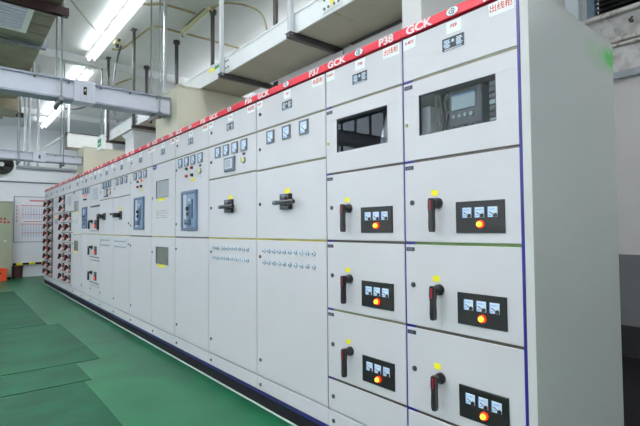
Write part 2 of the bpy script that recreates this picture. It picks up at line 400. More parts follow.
def ccc_mb():           # oval certification emblem: white oval with three nested C shapes
    m = MB(); n = 20
    m.prism([(0.034*math.cos(2*PI*i/n), 0.0215*math.sin(2*PI*i/n)) for i in range(n)], -0.0012, 0, 'emblem_grey')
    m.prism([(0.031*math.cos(2*PI*i/n), 0.0185*math.sin(2*PI*i/n)) for i in range(n)], -0.0018, -0.001, 'white')
    for sgn, (ro, ri), cx in ((1, (0.0145, 0.0105), 0.0), (1, (0.0085, 0.0055), 0.004)):
        k = 12; a0, a1 = 0.7, 2*PI-0.7
        outer = [(cx+1.25*ro*math.cos(a0+(a1-a0)*i/k), ro*math.sin(a0+(a1-a0)*i/k)) for i in range(k+1)]
        inner = [(cx+1.25*ri*math.cos(a0+(a1-a0)*i/k), ri*math.sin(a0+(a1-a0)*i/k)) for i in range(k+1)]
        for i in range(k): m.prism([outer[i], outer[i+1], inner[i+1], inner[i]], -0.0024, -0.0017, 'emblem_grey')
    m.box(-0.003, 0.016, -0.0024, -0.0017, -0.0018, 0.0018, 'emblem_grey')
    return m
def plate_mb():         # black nameplate with pale printed blocks
    m = MB(); m.box(-0.0595, 0.0595, -0.0015, 0, -0.0315, 0.0315, 'silver_face'); m.box(-0.057, 0.057, -0.0022, -0.0014, -0.029, 0.029, 'ink')
    rnd = random.Random(3)
    for bx0, bx1 in ((-0.050, -0.012), (0.012, 0.050)):
        for k in range(6): z = 0.016-k*0.0065; m.box(bx0+rnd.uniform(0, .008), bx1-rnd.uniform(0, .01), -0.0027, -0.0021, z, z+0.0038, 'dial')
    m.box(-0.006, 0.006, -0.0027, -0.0021, 0.004, 0.016, 'dial'); m.box(-0.045, 0.045, -0.0027, -0.0021, -0.026, -0.023, 'dial')
    return m
def tag_mb():
    m = MB(); m.box(-0.025, 0.025, -0.0015, 0, -0.0095, 0.0095, 'tag_black')
    for x in (-0.016, -0.005, 0.006): m.box(x, x+0.008, -0.0021, -0.0014, -0.004, 0.004, 'meter_case')
    return m
def rotary_switch_mb(): # square collar with a horizontal bar handle
    m = MB(); m.box(-0.055, 0.055, -0.030, 0, -0.052, 0.052, 'grip_black', 0.004); m.box(-0.03, 0.03, -0.040, -0.030, -0.03, 0.03, 'grip_black', 0.003)
    m.cyl((-0.085, -0.050, -0.006), (0.135, -0.050, -0.006), 0.014, n=14, m='grip_black')
    m.cyl((-0.092, -0.050, -0.006), (-0.062, -0.050, -0.006), 0.016, n=14, m='meter_case')
    m.box(-0.03, 0.012, -0.0315, -0.030, 0.030, 0.046, 'meter_case')
    return m
def lever_switch_mb():  # square collar, lever hanging down at the left
    m = MB(); m.box(-0.06, 0.10, -0.010, 0, -0.055, 0.05, 'grip_black', 0.003); m.cyl((-0.03, -0.01, 0), (-0.03, -0.06, 0), 0.036, 0.03, n=18, m='grip_black')
    m.box(-0.075, 0.03, -0.085, -0.055, 0.0, 0.04, 'grip_black', 0.004); m.box(-0.080, -0.035, -0.085, -0.055, -0.20, 0.03, 'grip_black', 0.004)
    return m
def pistol_switch_mb(): # square collar, curved grip to the left
    m = MB(); m.box(-0.05, 0.07, -0.010, 0, -0.06, 0.055, 'grip_black', 0.003); m.cyl((0, -0.01, 0), (0, -0.06, 0), 0.034, 0.03, n=18, m='grip_black')
    m.prism([(-0.23, 0.020), (-0.19, 0.035), (-0.12, 0.028), (0.0, 0.030), (0.02, -0.025), (-0.04, -0.035), (-0.11, 0.0), (-0.20, 0.005)], -0.085, -0.055, 'grip_black')
    return m
def small_handle_mb():
    m = MB(); m.cyl((0, 0, 0), (0, -0.02, 0), 0.030, n=14, m='grip_black'); m.box(-0.045, 0.03, -0.06, -0.02, -0.012, 0.02, 'grip_black', 0.003)
    return m.box(-0.055, -0.025, -0.06, -0.035, -0.12, 0.02, 'grip_black', 0.003)
def small_panel_mb():
    m = MB(); m.box(-0.065, 0.065, -0.010, 0, -0.065, 0.065, 'panel_black', 0.002); m.box(-0.045, 0.045, -0.014, -0.009, 0.02, 0.045, 'meter_case')
    return m.box(-0.040, 0.040, -0.018, -0.009, -0.05, -0.005, 'glow_red')

class Cab:
    def __init__(s, i, label):
        s.i = i; s.xr, s.xl = EDGE[i], EDGE[i+1]; s.w = s.xr-s.xl
        s.root = thing('switchgear_cabinet', label, 'cabinet', (s.xl, 0, 0), 'row of pale grey switchgear cabinets')
        s.seams = []
    def L(s, X): return X-s.xl
    def body(s, zs):
        w_ = s.w; m = MB()
        m.box(0, w_, 0.30, 0.965, Z_PL, Z_T+0.03, 'shaded_paint')
        m.box(0, 0.012, 0.022, 0.30, Z_PL, Z_T+0.03, 'frame_grey'); m.box(w_-0.012, w_, 0.022, 0.30, Z_PL, Z_T+0.03, 'frame_grey')
        m.box(0.012, w_-0.012, 0.022, 0.30, Z_T, Z_T+0.03, 'frame_grey'); m.box(0.012, w_-0.012, 0.022, 0.30, Z_PL, Z_PL+0.03, 'frame_grey')
        for z in zs: m.box(0.012, w_-0.012, 0.022, 0.30, z-0.006, z+0.006, 'inner_dark')
        m.box(0.012, w_-0.012, 0.285, 0.30, Z_PL+0.03, Z_T, 'inner_dark')
        m.build('body', s.root)
    def header(s, letters, num):
        h = MB().box(0.001, s.w-0.001, -0.010, 0.03, Z_T+0.002, Z_RED, 'red', 0.002).build('header_strip', s.root)
        MB().box(0, s.w, 0.031, 0.965, Z_T+0.03, Z_RED, 'shaded_paint').build('roof_plate', s.root)
        link('emblem', shared('emblem', ccc_mb), h, (s.w/2, -0.010, 2.266))
        if letters:
            link('lettering', text_mesh('GCK', 0.056, 'letter_white', 0.0020, sx=1.30), h, (0.110, -0.0105, 2.263))
            link('lettering', text_mesh(num, 0.056, 'letter_white', 0.0020, sx=1.2), h, (s.w-0.10, -0.0105, 2.263))
    def front(s, z0, z1, name='door', c=0.0025, x0=None, x1=None):
        g_ = GAP
        a = (0 if x0 is None else x0)+g_; b = (s.w if x1 is None else x1)-g_
        return MB().box(a, b, 0.0, 0.020, z0+0.0065, z1-0.0065, 'paint', c).build(name, s.root)
    def lock(s, par, z, dx=0.05): link('lock', shared('lock', lock_mb), par, (dx, 0, z))
    def strip(s, z, m, a=None, b=None):
        MB().box(0.0 if a is None else a, s.w if b is None else b, 0.004, 0.022, z-0.0064, z+0.0064, m).build('seam_strip', s.root)
    def post(s, side, m, wd):
        x = 0 if side == 'l' else s.w
        MB().box(max(0, x-wd) if side == 'r' else 0, x if side == 'r' else wd, -0.001, 0.022, Z_B, Z_T, m).build('corner_strip', s.root)
    def base(s, lockz=True):
        k = MB().box(GAP*0.4, s.w-GAP*0.4, 0.0, 0.02, Z_PL+0.004, Z_B-0.004, 'paint', 0.002).build('base_panel', s.root)
        if lockz: s.lock(k, 0.158)
        MB().box(0, s.w, 0.013, 0.5, 0.080, Z_PL, 'navy_shaded').build('blue_rail', s.root)
        MB().box(0, s.w, 0.014, 0.95, 0.0, 0.080, 'plinth_black').build('plinth', s.root)
    def top(s, cards=True, right_txt=None, p_txt=None, tl=True):
        d = s.front(Z_C, Z_T, 'top_panel')
        link('nameplate', shared('nameplate', plate_mb), d, (s.w/2-0.005, 0, 2.126))
        if tl: s.lock(d, 2.13, 0.055)
        if cards:
            c1 = MB().box(s.w/2-0.039, s.w/2+0.039, -0.0012, 0, 2.172, 2.226, 'white').build('card', d)
            c2 = MB().box(0.008, 0.086, -0.0012, 0, 2.174, 2.232, 'white').build('card', d)
            c3 = MB().box(s.w-0.130, s.w-0.018, -0.0012, 0, 2.172, 2.230, 'white').build('card', d)
            if p_txt: link('lettering', text_mesh(p_txt, 0.022, 'red_ink', 0.0006), d, (s.w/2, -0.0014, 2.203))
            link('lettering', text_mesh('0.4KV', 0.022, 'red_ink', 0.0005), d, (0.046, -0.0014, 2.207))
            if right_txt: link('lettering', text_mesh(right_txt, 0.034, 'red_ink', 0.0002), d, (s.w-0.075, -0.0014, 2.203))
        return d
    def meters(s, par, xs, z):
        for X in xs: link('meter', shared('meter_large', meter_large), par, (s.L(X), 0, z))
    def yellow(s, par, X, z, w_=0.036, h=0.027): MB().box(s.L(X)-w_/2, s.L(X)+w_/2, -0.0012, 0, z-h/2, z+h/2, 'yellow').build('yellow_label', par)

def breaker(cab, par, X0, X1, z0, z1):
    a, b = cab.L(X0), cab.L(X1); m = MB(); t = 0.028
    m.box(a, b, -0.020, 0, z1-t, z1, 'blue_grey', 0.004); m.box(a, b, -0.020, 0, z0, z0+t, 'blue_grey', 0.004)
    m.box(a, a+t, -0.020, 0, z0+t, z1-t, 'blue_grey', 0.004); m.box(b-t, b, -0.020, 0, z0+t, z1-t, 'blue_grey', 0.004)
    m.build('breaker_frame', par)
    f = MB(); W = b-a; H = z1-z0
    f.box(a+t, a+t+W*0.24, -0.006, 0, z0+t, z1-t, 'silver_face'); f.box(a+t+W*0.24, b-t, -0.010, 0, z0+t, z1-t, 'blue_light')
    f.box(a+W*0.68, a+W*0.74, -0.013, -0.009, z0+H*.30, z0+H*.78, 'ink'); f.box(a+W*0.50, a+W*0.56, -0.014, -0.009, z0+H*.74, z0+H*.79, 'white')
    f.box(a+W*0.42, a+W*0.60, -0.022, -0.009, z0+H*.22, z0+H*.66, 'blue_grey', 0.003)
    f.build('breaker_face', par)
    k = MB()
    k.cyl((a+W*0.50, -0.022, z0+H*.55), (a+W*0.50, -0.040, z0+H*.55), 0.021, 0.018, n=14, m='grip_black')
    k.cyl((a+W*0.50, -0.022, z0+H*.41), (a+W*0.50, -0.036, z0+H*.41), 0.018, 0.015, n=14, m='grip_black')
    k.build('breaker_buttons', par)
    MB().box(a+W*0.40, a+W*0.66, -0.045, -0.020, z0+H*.14, z0+H*.28, 'blue_grey', 0.006).box(a+W*0.44, a+W*0.62, -0.050, -0.044, z0+H*.16, z0+H*.19, 'grip_black').build('charging_handle', par)

def drawer(cab, z1, z0):
    d = cab.front(z0, z1, 'drawer_front')
    zl = z1-0.212
    cab.lock(d, z1-0.203)
    hx = cab.w-0.400
    link('rotary_handle', shared('rotary_handle', rot_handle_big), d, (hx, 0, zl))
    link('handle_insert', shared('handle_insert', rot_handle_red), d, (hx, -0.0005, zl+0.006))
    MB().box(hx-0.0355, hx+0.0005, -0.0012, 0, z1-0.176, z1-0.149, 'yellow').build('yellow_label', d)
    link('tag', shared('tag', tag_mb), d, (0.035, 0, z1-0.030))
    a, b = cab.w-0.303, cab.w-0.076
    MB().box(a, b, -0.008, 0, z1-0.349, z1-0.211, 'panel_black', 0.002).build('meter_panel', d)
    for k in range(3): link('meter', shared('meter_small', meter_small), d, (cab.w-0.246+k*0.0600, -0.008, z1-0.261))
    link('indicator_lamp', shared('indicator_lamp', lamp_mb), d, (cab.w-0.181, -0.008, z1-0.312))
    return d

def window_door(cab, z0, z1, X0, X1, za, zb, pane='glass', name='window_door', yellow=False):
    a, b = cab.L(X0), cab.L(X1); m = MB(); g_ = GAP
    m.box(g_, cab.w-g_, 0, 0.02, zb, z1-0.0065, 'paint', 0.001); m.box(g_, cab.w-g_, 0, 0.02, z0+0.0065, za, 'paint', 0.001)
    m.box(g_, a, 0, 0.02, za, zb, 'paint', 0); m.box(b, cab.w-g_, 0, 0.02, za, zb, 'paint', 0)
    d = m.build(name, cab.root)
    f = MB(); t = 0.004
    f.box(a, b, 0.001, 0.016, zb-t, zb, 'ink').box(a, b, 0.001, 0.016, za, za+t, 'ink').box(a, a+t, 0.001, 0.016, za, zb, 'ink').box(b-t, b, 0.001, 0.016, za, zb, 'ink')
    f.build('gasket', d)
    MB().box(a+t, b-t, 0.006, 0.009, za+t, zb-t, pane).build('pane', d)
    if yellow: MB().box((a+b)/2-0.13, (a+b)/2+0.09, -0.001, 0, za-0.030, za-0.002, 'yellow').build('yellow_label', d)
    return d

# ---- cabinet 1 and 2: outgoing feeder cabinets with three drawers
def relay_gear(cab, d, rich):
    a, b = (0.097, 0.495)
    Z0, Z1 = 1.62, 2.0
    MB().box(a+0.13, a+0.30, 0.06, 0.16, 1.755, 1.925, 'relay_grey', 0.004).build('relay', d)
    MB().box(a+0.15, a+0.27, 0.052, 0.061, 1.83, 1.90, 'screen_pale').box(a+0.15, a+0.27, 0.050, 0.061, 1.895, 1.903, 'dial_blue').build('relay_screen', d)
    t = MB()
    for k in range(4): t.cyl((a+0.16+k*0.03, 0.06, 1.80), (a+0.16+k*0.03, 0.050, 1.80), 0.009, n=10, m='screen_pale')
    t.build('relay_buttons', d)
    rnd = random.Random(5+cab.i); wbm = MB()
    for k in range(9):
        x = a+0.05+k*0.009; wbm.tube([(x+rnd.uniform(-.006, .006), 0.08+rnd.uniform(-.02, .02), 1.66+j*0.045) for j in range(7)], 0.0045, 6, rnd.choice(['wire_grey', 'wire_grey', 'silver_face', 'ink']))
    for k in range(6):
        x = a+0.15+k*0.022; wbm.tube([(x, 0.07, 1.755), (x+rnd.uniform(-.01, .01), 0.05, 1.745), (x+rnd.uniform(-.02, .02), 0.06, 1.71), (x, 0.10, 1.66)], 0.0045, 6, rnd.choice(['wire_grey', 'screen_pale', 'ink']))
    wbm.build('wiring', d)
    s_ = MB()
    for k in range(7): s_.box(a+0.335, a+0.365, 0.06, 0.11, 1.74+k*0.027, 1.76+k*0.027, 'relay_grey' if k % 3 else 'screen_pale')
    s_.build('terminal_strip', d)
    MB().box(a-0.03, a+0.03, 0.05, 0.28, 1.66, 1.88, 'silver_face').build('inner_panel', d)

cab1 = Cab(0, 'end feeder cabinet with three drawers, dark viewing window and bare grey side panel')
cab2 = Cab(1, 'second feeder cabinet with three drawers, next to the one with the bare side panel')
for cab, num, ptx in ((cab1, 'P39', 'P39'), (cab2, 'P38', 'P38')):
    zs = (2.01, 1.61, 1.21, 0.806, 0.402)
    cab.body(zs); cab.header(True, num); cab.base(); cab.top(True, '\u51fa\u7ebf\u67dc', ptx, tl=False)
    d = window_door(cab, 1.61, 2.01, cab.xl+0.097, cab.xl+0.495, 1.731, 1.929)
    link('tag', shared('tag', tag_mb), d, (0.036, 0, 1.981))
    m = MB(); m.cyl((0.022, 0, 1.795), (0.022, -0.010, 1.795), 0.009, n=12, m='conduit'); m.build('lock', d)
    relay_gear(cab, d, True)
    for z1, z0 in ((1.61, 1.21), (1.21, 0.806), (0.806, 0.402)): drawer(cab, z1, z0)
    bl = cab.front(Z_B, 0.402, 'blank_panel'); cab.lock(bl, 0.30)
    for z, mm in zip(zs, (('seam_grey', 'brown', 'green_film', 'brown', 'brown') if cab is cab1 else ('seam_grey', 'brown', 'brown', 'seam_grey', 'brown'))): cab.strip(z, mm)
    cab.post('l', 'navy' if cab is cab1 else 'frame_grey', 0.0065 if cab is cab1 else 0.003)
cab1.post('r', 'navy', 0.011)
for z in (2.01, 1.61, 1.21, 0.806, 0.402): MB().box(0.0, 0.055, 0.002, 0.021, z-0.0062, z+0.0062, 'navy').build('blue_film', cab2.root); MB().box(0.0, 0.06, 0.002, 0.021, z-0.0062, z+0.0062, 'navy').build('blue_film', cab1.root)
MB().box(0.602, 0.636, 0.0, 0.967, 0.0, 2.257, 'side_sprayed').build('side_panel', cab1.root)['label'] = 'bare pale grey end panel with green paint smudge'

# ---- cabinet 3
c = Cab(2, 'cabinet with three meters, a black bar switch and two rows of studs')
c.body((2.01, 1.715, 1.21)); c.header(True, 'P37'); c.base(); c.top(True, '\u7535\u5bb9\u67dc', 'P37')
d = c.front(1.715, 2.01, 'meter_door'); c.meters(d, (-1.805, -1.61, -1.415), 1.94); c.lock(d, 1.87)
d = c.front(1.21, 1.715, 'switch_door'); c.lock(d, 1.465); link('bar_switch', shared('bar_switch', rotary_switch_mb), d, (c.L(-1.605), 0, 1.468)); c.yellow(d, -1.605, 1.541, 0.056, 0.034)
d = c.front(Z_B, 1.21, 'stud_door'); c.lock(d, 1.083); c.lock(d, 0.335)
for r_ in range(2):
    for k in range(10): link('stud', shared('stud', stud_mb), d, (c.L(-1.895+k*0.0635), 0, 1.127-r_*0.083))
for z in (2.01, 1.715, 1.21): c.strip(z, 'olive' if z < 1.5 else 'seam_grey')
# ---- cabinet 4
c = Cab(3, 'cabinet with four meters, a square display, a black bar switch and studs')
c.body((2.01, 1.72, 1.21)); c.header(True, 'P36'); c.base(); c.top(True, '\u7535\u5bb9\u67dc', 'P36')
d = c.front(1.72, 2.01, 'meter_door'); c.meters(d, (-2.62, -2.475, -2.325, -2.178), 1.94); c.lock(d, 1.87)
def display_mb():
    m = MB(); m.box(-0.085, 0.085, -0.018, 0, -0.058, 0.058, 'meter_case', 0.006); m.box(-0.062, 0.062, -0.020, -0.0175, -0.036, 0.040, 'silver_face')
    for k in range(4): m.box(-0.05, 0.03+0.006*(k % 2), -0.0208, -0.0198, 0.022-k*0.015, 0.029-k*0.015, 'relay_grey')
    return m
link('display', shared('display', display_mb), d, (c.L(-2.405), 0, 1.815)); link('selector_knob', shared('selector', selector_mb), d, (c.L(-2.185), 0, 1.822))
d = c.front(1.21, 1.72, 'switch_door'); c.lock(d, 1.47); link('bar_switch', shared('bar_switch', rotary_switch_mb), d, (c.L(-2.405), 0, 1.473)); c.yellow(d, -2.40, 1.545, 0.058, 0.034)
d = c.front(Z_B, 1.21, 'stud_door'); c.lock(d, 1.09); c.lock(d, 0.34)
for r_ in range(2):
    for k in range(10): link('stud', shared('stud', stud_mb), d, (c.L(-2.695+k*0.0630), 0, 1.127-r_*0.083))
for z in (2.01, 1.72, 1.21): c.strip(z, 'olive' if z < 1.5 else 'seam_grey')
# ---- cabinet 5
c = Cab(4, 'cabinet with four meters, coloured buttons, a cream selector and a blue-grey breaker')
c.body((2.01, 1.21)); c.header(True, 'P35'); c.base(); c.top(True, '\u8fdb\u7ebf\u67dc', 'P35')
d = c.front(1.21, 2.01, 'breaker_door'); c.meters(d, (-3.43, -3.278, -3.128, -2.97), 1.942); c.lock(d, 1.885, 0.03); c.lock(d, 1.34, 0.03)
for X, z, col in ((-3.27, 1.87, 'btn_green'), (-3.15, 1.87, 'btn_red'), (-3.27, 1.80, 'btn_red'), (-3.145, 1.80, 'ink')): link('push_button', shared(('push_button', col), lambda col=col: button_mb(col)), d, (c.L(X), 0, z))
c.yellow(d, -3.14, 1.757, 0.07, 0.03); link('selector_knob', shared('selector', selector_mb), d, (c.L(-2.975), 0, 1.822))
breaker(c, d, -3.38, -3.025, 1.275, 1.655)
d = c.front(Z_B, 1.21, 'lower_door'); c.lock(d, 1.09, 0.03); c.lock(d, 0.34)
for z in (2.01, 1.21): c.strip(z, 'brown' if z < 1.5 else 'seam_grey')
# ---- cabinet 6
def cab_window(cab, wx0, wx1, emb=True):
    d = window_door(cab, 1.21, 2.01, wx0, wx1, 1.63, 1.82, 'pane_frost', yellow=True)
    MB().box(cab.L(wx0)-0.02, cab.L(wx1)+0.02, 0.05, 0.06, 1.60, 1.85, 'silver_face').build('inner_panel', d)
    if emb:
        n = 20; m = MB(); m.prism([(0.062*math.cos(2*PI*i/n), 0.030*math.sin(2*PI*i/n)) for i in range(n)], -0.002, 0, 'emblem_blue'); m.box(-0.03, 0.03, -0.003, -0.0018, -0.006, 0.006, 'dial_blue'); m.build('emblem', d, (0.085, 0, 1.985))
    p = MB(); rnd = random.Random(9)
    for r_ in range(4):
        x = cab.L(wx0)+0.01
        while x < cab.L(wx1)-0.03: wd = rnd.uniform(0.015, 0.05); p.box(x, x+wd, -0.0006, 0, 1.485-r_*0.024, 1.493-r_*0.024, 'frame_grey'); x += wd+rnd.uniform(0.015, 0.05)
    p.build('printed_notice', d)['kind'] = 'stuff'
    cab.lock(d, 1.64, 0.02)
    d = window_door(cab, Z_B, 1.21, wx0, wx1, 0.912, 1.10, 'pane_olive', 'lower_door', yellow=True)
    k = MB()
    for q in range(6): x = cab.L(wx0)+0.02+q*(wx1-wx0-0.04)/5; k.box(x-0.018, x+0.018, 0.030, 0.042, 0.89, 1.12, 'relay_grey')
    k.build('inner_slats', d); cab.lock(d, 1.035, 0.02)
c = Cab(5, 'cabinet with an upper and a lower grey window, under the near beige riser box')
c.body((2.01, 1.21)); c.header(True, 'P34'); c.base(); c.top(True, '\u8ba1\u91cf\u67dc', 'P34', tl=False); cab_window(c, -4.12, -3.745)
for z in (2.01, 1.21): c.strip(z, 'olive' if z < 1.5 else 'seam_grey')
# ---- cabinet 7
c = Cab(6, 'cabinet with three meters, four small buttons and a blue-grey breaker')
c.body((2.01, 1.21)); c.header(True, 'P33'); c.base(); c.top(True, '\u8fdb\u7ebf\u67dc', 'P33')
d = c.front(1.21, 2.01, 'breaker_door'); c.meters(d, (-4.845, -4.655, -4.475), 1.945); c.lock(d, 1.885, 0.03); c.lock(d, 1.34, 0.03)
for X, z, col in ((-4.73, 1.87, 'btn_green'), (-4.60, 1.875, 'glow_orange'), (-4.74, 1.81, 'btn_red'), (-4.61, 1.81, 'ink')): link('push_button', shared(('push_button', col), lambda col=col: button_mb(col)), d, (c.L(X), 0, z))
c.yellow(d, -4.61, 1.765, 0.07, 0.03); breaker(c, d, -4.855, -4.50, 1.288, 1.678)
d = c.front(Z_B, 1.21, 'lower_door'); c.lock(d, 1.09, 0.03); c.lock(d, 0.34)
for z in (2.01, 1.21): c.strip(z, 'brown' if z < 1.5 else 'seam_grey')
# ---- cabinets 8, 9
def vent_mb(): 
    m = MB(); m.box(-0.275, 0.275, -0.010, 0, -0.022, 0.022, 'silver_face', 0.006); m.box(-0.255, 0.255, -0.0115, -0.0095, -0.016, -0.006, 'relay_grey'); return m
c = Cab(7, 'cabinet with three meters above a black pistol-grip switch')
c.body((2.01, 1.735, 1.215)); c.header(True, 'P32'); c.base(); c.top(True, None, None)
d = c.front(1.735, 2.01, 'meter_door'); c.meters(d, (-5.63, -5.42, -5.225), 1.945); c.lock(d, 1.86)
d = c.front(1.215, 1.735, 'switch_door'); c.lock(d, 1.37, 0.70); link('pistol_switch', shared('pistol_switch', pistol_switch_mb), d, (c.L(-5.47), 0, 1.485)); c.yellow(d, -5.45, 1.57, 0.09, 0.04)
d = c.front(Z_B, 1.215, 'lower_door'); c.lock(d, 1.10, 0.70); c.lock(d, 0.34)
for z in (1.145, 1.07): link('vent', shared('vent', vent_mb), d, (c.L(-5.465), 0, z))
for z in (2.01, 1.735, 1.215): c.strip(z, 'olive' if z < 1.5 else 'seam_grey')
c = Cab(8, 'cabinet with four meters, a square display and a long black lever switch')
c.body((2.01, 1.74, 1.215)); c.header(True, 'P31'); c.base(); c.top(True, None, None)
d = c.front(1.74, 2.01, 'meter_door'); c.meters(d, (-6.375, -6.245, -6.115, -5.985), 1.948); c.lock(d, 1.87)
link('display', shared('display', display_mb), d, (c.L(-6.20), 0, 1.832)); link('selector_knob', shared('selector', selector_mb), d, (c.L(-5.98), 0, 1.82))
d = c.front(1.215, 1.74, 'switch_door'); link('lever_switch', shared('lever_switch', lever_switch_mb), d, (c.L(-6.32), 0, 1.49)); c.lock(d, 1.45, 0.06)
d = c.front(Z_B, 1.215, 'lower_door'); c.lock(d, 1.10, 0.06); c.lock(d, 0.34)
for z in (1.15, 1.075): link('vent', shared('vent', vent_mb), d, (c.L(-6.235), 0, z))
for z in (2.01, 1.74, 1.215): c.strip(z, 'olive' if z < 1.5 else 'seam_grey')
# ---- cabinet 10
def plate_grille_mb(w_=0.35, h=0.20):
    m = MB(); m.box(-w_/2, w_/2, -0.004, 0, -h/2, h/2, 'silver_face', 0.002)
    for k in range(6): m.box(-w_/2+0.02, w_/2-0.02, -0.006, -0.0035, -h/2+0.018+k*(h-0.04)/5, -h/2+0.028+k*(h-0.04)/5, 'meter_case')
    return m
def pull_mb(): 
    m = MB(); m.box(-0.27, 0.27, -0.018, 0, -0.007, 0.007, 'frame_grey', 0.003); return m
c = Cab(9, 'cabinet with a vent plate and three small drawers, each with a red lamp')
c.body((2.01, 1.66, 1.22, 0.806, 0.402)); c.header(True, 'P30'); c.base(); c.top(True, None, None)
d = c.front(1.66, 2.01, 'vent_door'); link('vent_plate', shared(('vent_plate', 1), plate_grille_mb), d, (c.L(-6.85), 0, 1.858)); link('pull_bar', shared('pull_bar', pull_mb), d, (c.L(-6.84), 0, 1.672))
for z1, z0 in ((1.66, 1.22), (1.22, 0.806), (0.806, 0.402)):
    d = c.front(z0, z1, 'drawer_front'); zz = z0+0.205
    link('rotary_handle', shared('small_handle', small_handle_mb), d, (c.L(-7.02), 0, zz)); link('meter_panel', shared('small_panel', small_panel_mb), d, (c.L(-6.80), 0, zz-0.045))
    link('pull_bar', shared('pull_bar', pull_mb), d, (c.L(-6.86), 0, z0+0.055)); c.yellow(d, -6.98, zz+0.065, 0.06, 0.025)
d = c.front(Z_B, 0.402, 'blank_panel'); c.lock(d, 0.34); 
for z in (2.01, 1.22): c.strip(z, 'olive' if z < 1.5 else 'seam_grey')
# ---- cabinet 11
c = Cab(10, 'cabinet with a meter cluster, an orange lamp pair and a narrow blue-grey breaker')
c.body((2.01, 1.225)); c.header(True, 'P29'); c.base(); c.top(True, None, None)
d = c.front(1.225, 2.01, 'breaker_door'); c.meters(d, (-7.70, -7.57, -7.43, -7.29), 1.945)
for X in (-7.62, -7.45): link('push_button', shared(('push_button', 'glow_orange'), lambda: button_mb('glow_orange')), d, (c.L(X), 0, 1.872))
for X in (-7.60, -7.47): link('push_button', shared(('push_button', 'ink'), lambda: button_mb('ink')), d, (c.L(X), 0, 1.81))
breaker(c, d, -7.71, -7.38, 1.315, 1.68)
d = c.front(Z_B, 1.225, 'lower_door'); c.lock(d, 0.34)
for z in (2.01, 1.225): c.strip(z, 'olive' if z < 1.5 else 'seam_grey')
# ---- cabinet 12
c = Cab(11, 'cabinet with two grey windows, under the far beige riser box')
c.body((2.01, 1.21)); c.header(True, 'P28'); c.base(); c.top(True, None, None, tl=False); cab_window(c, -8.40, -8.07)
c.strip(1.21, 'olive')
# ---- cabinets 13 to 17: banks of small drawers
def bank(i, label, rows, topkind, X_h, X_p, num):
    c = Cab(i, label); zs = [2.01]+[r_[1] for r_ in rows]; c.body(zs); c.header(True, num); c.base(False); c.top(False)
    for z1, z0 in rows:
        d = c.front(z0, z1, 'drawer_front'); zz = (z0+z1)/2
        link('rotary_handle', shared('bank_handle', bank_handle_mb), d, (c.L(X_h), 0, zz+0.01)); link('handle_insert', shared('bank_insert', bank_insert_mb), d, (c.L(X_h), 0, zz+0.01)); link('white_label', shared('white_label', lambda: MB().box(-0.01, 0.075, -0.006, 0.0, -0.06, -0.015, 'white', 0.001)), d, (c.L(X_h), 0, zz+0.01))
        link('meter_panel', shared('bank_panel', bank_panel_mb), d, (c.L(X_p), 0, zz+0.005))
    if topkind:
        d = c.front(rows[0][0] if rows else 1.65, 2.01, 'vent_door'); link('vent_plate', shared(('vent_plate', 2), lambda: plate_grille_mb(0.32, 0.20)), d, (c.w/2, 0, 1.855))
        if topkind == 2: c.yellow(d, c.xl+c.w/2, 1.735, 0.12, 0.03)
    c.front(Z_B, rows[-1][1], 'blank_panel') if rows else None
    return c
def bank_handle_mb():
    m = MB(); m.cyl((0, 0, 0), (0, -0.02, 0), 0.034, n=14, m='grip_black'); m.prism([(-0.10, -0.055), (-0.07, -0.065), (0.05, 0.035), (0.035, 0.055)], -0.055, -0.02, 'grip_black')
    return m
def bank_insert_mb():
    return MB().prism([(-0.030, 0.002), (-0.02, -0.016), (0.040, 0.030), (0.03, 0.044)], -0.060, -0.050, 'glow_red')
def bank_panel_mb():
    m = MB(); m.box(-0.085, 0.085, -0.012, 0, -0.075, 0.075, 'panel_black', 0.002); m.box(-0.040, 0.020, -0.018, -0.010, -0.055, -0.012, 'glow_red'); m.box(0.03, 0.07, -0.014, -0.010, -0.05, -0.015, 'white'); m.box(-0.05, 0.06, -0.016, -0.01, 0.03, 0.055, 'meter_case')
    return m
R7 = [(1.65-k*0.2, 1.45-k*0.2) for k in range(7)]
R9 = [(2.01, 1.83), (1.83, 1.65)]+R7
R10 = [(2.01-k*0.178, 2.01-(k+1)*0.178) for k in range(10)]
bank(12, 'small-drawer cabinet with a vent plate on its upper door, seven drawers below', R7, 2, -8.98, -8.78, 'P27')
bank(13, 'small-drawer cabinet with nine drawers, between two vent plates', R9, 0, -9.64, -9.40, 'P26')
c = Cab(14, 'plain cabinet with a vent plate, between the two banks of small drawers')
c.body((2.01, 1.65)); c.header(True, 'P25'); c.base(False); c.top(False)
d = c.front(1.65, 2.01, 'vent_door'); link('vent_plate', shared(('vent_plate', 2), lambda: plate_grille_mb(0.32, 0.20)), d, (c.L(-10.24), 0, 1.865))
d = c.front(Z_B, 1.65, 'lower_door'); MB().box(c.L(-10.42), c.L(-10.08), -0.004, 0, 1.42, 1.54, 'bus_edge').build('notice_plate', d)
c.yellow(d, -10.35, 1.585, 0.08, 0.03); MB().box(c.L(-10.28), c.L(-10.14), -0.004, 0, 1.575, 1.60, 'glow_orange').build('orange_label', d); c.strip(1.65, 'brown')  # orange label is given a glow though it is no lamp
bank(15, 'ten-drawer cabinet second from the far end of the row', R10, 0, -10.99, -10.76, 'P24')
bank(16, 'ten-drawer cabinet at the far end of the row, beside the wall chart', R10, 0, -11.66, -11.42, 'P23')

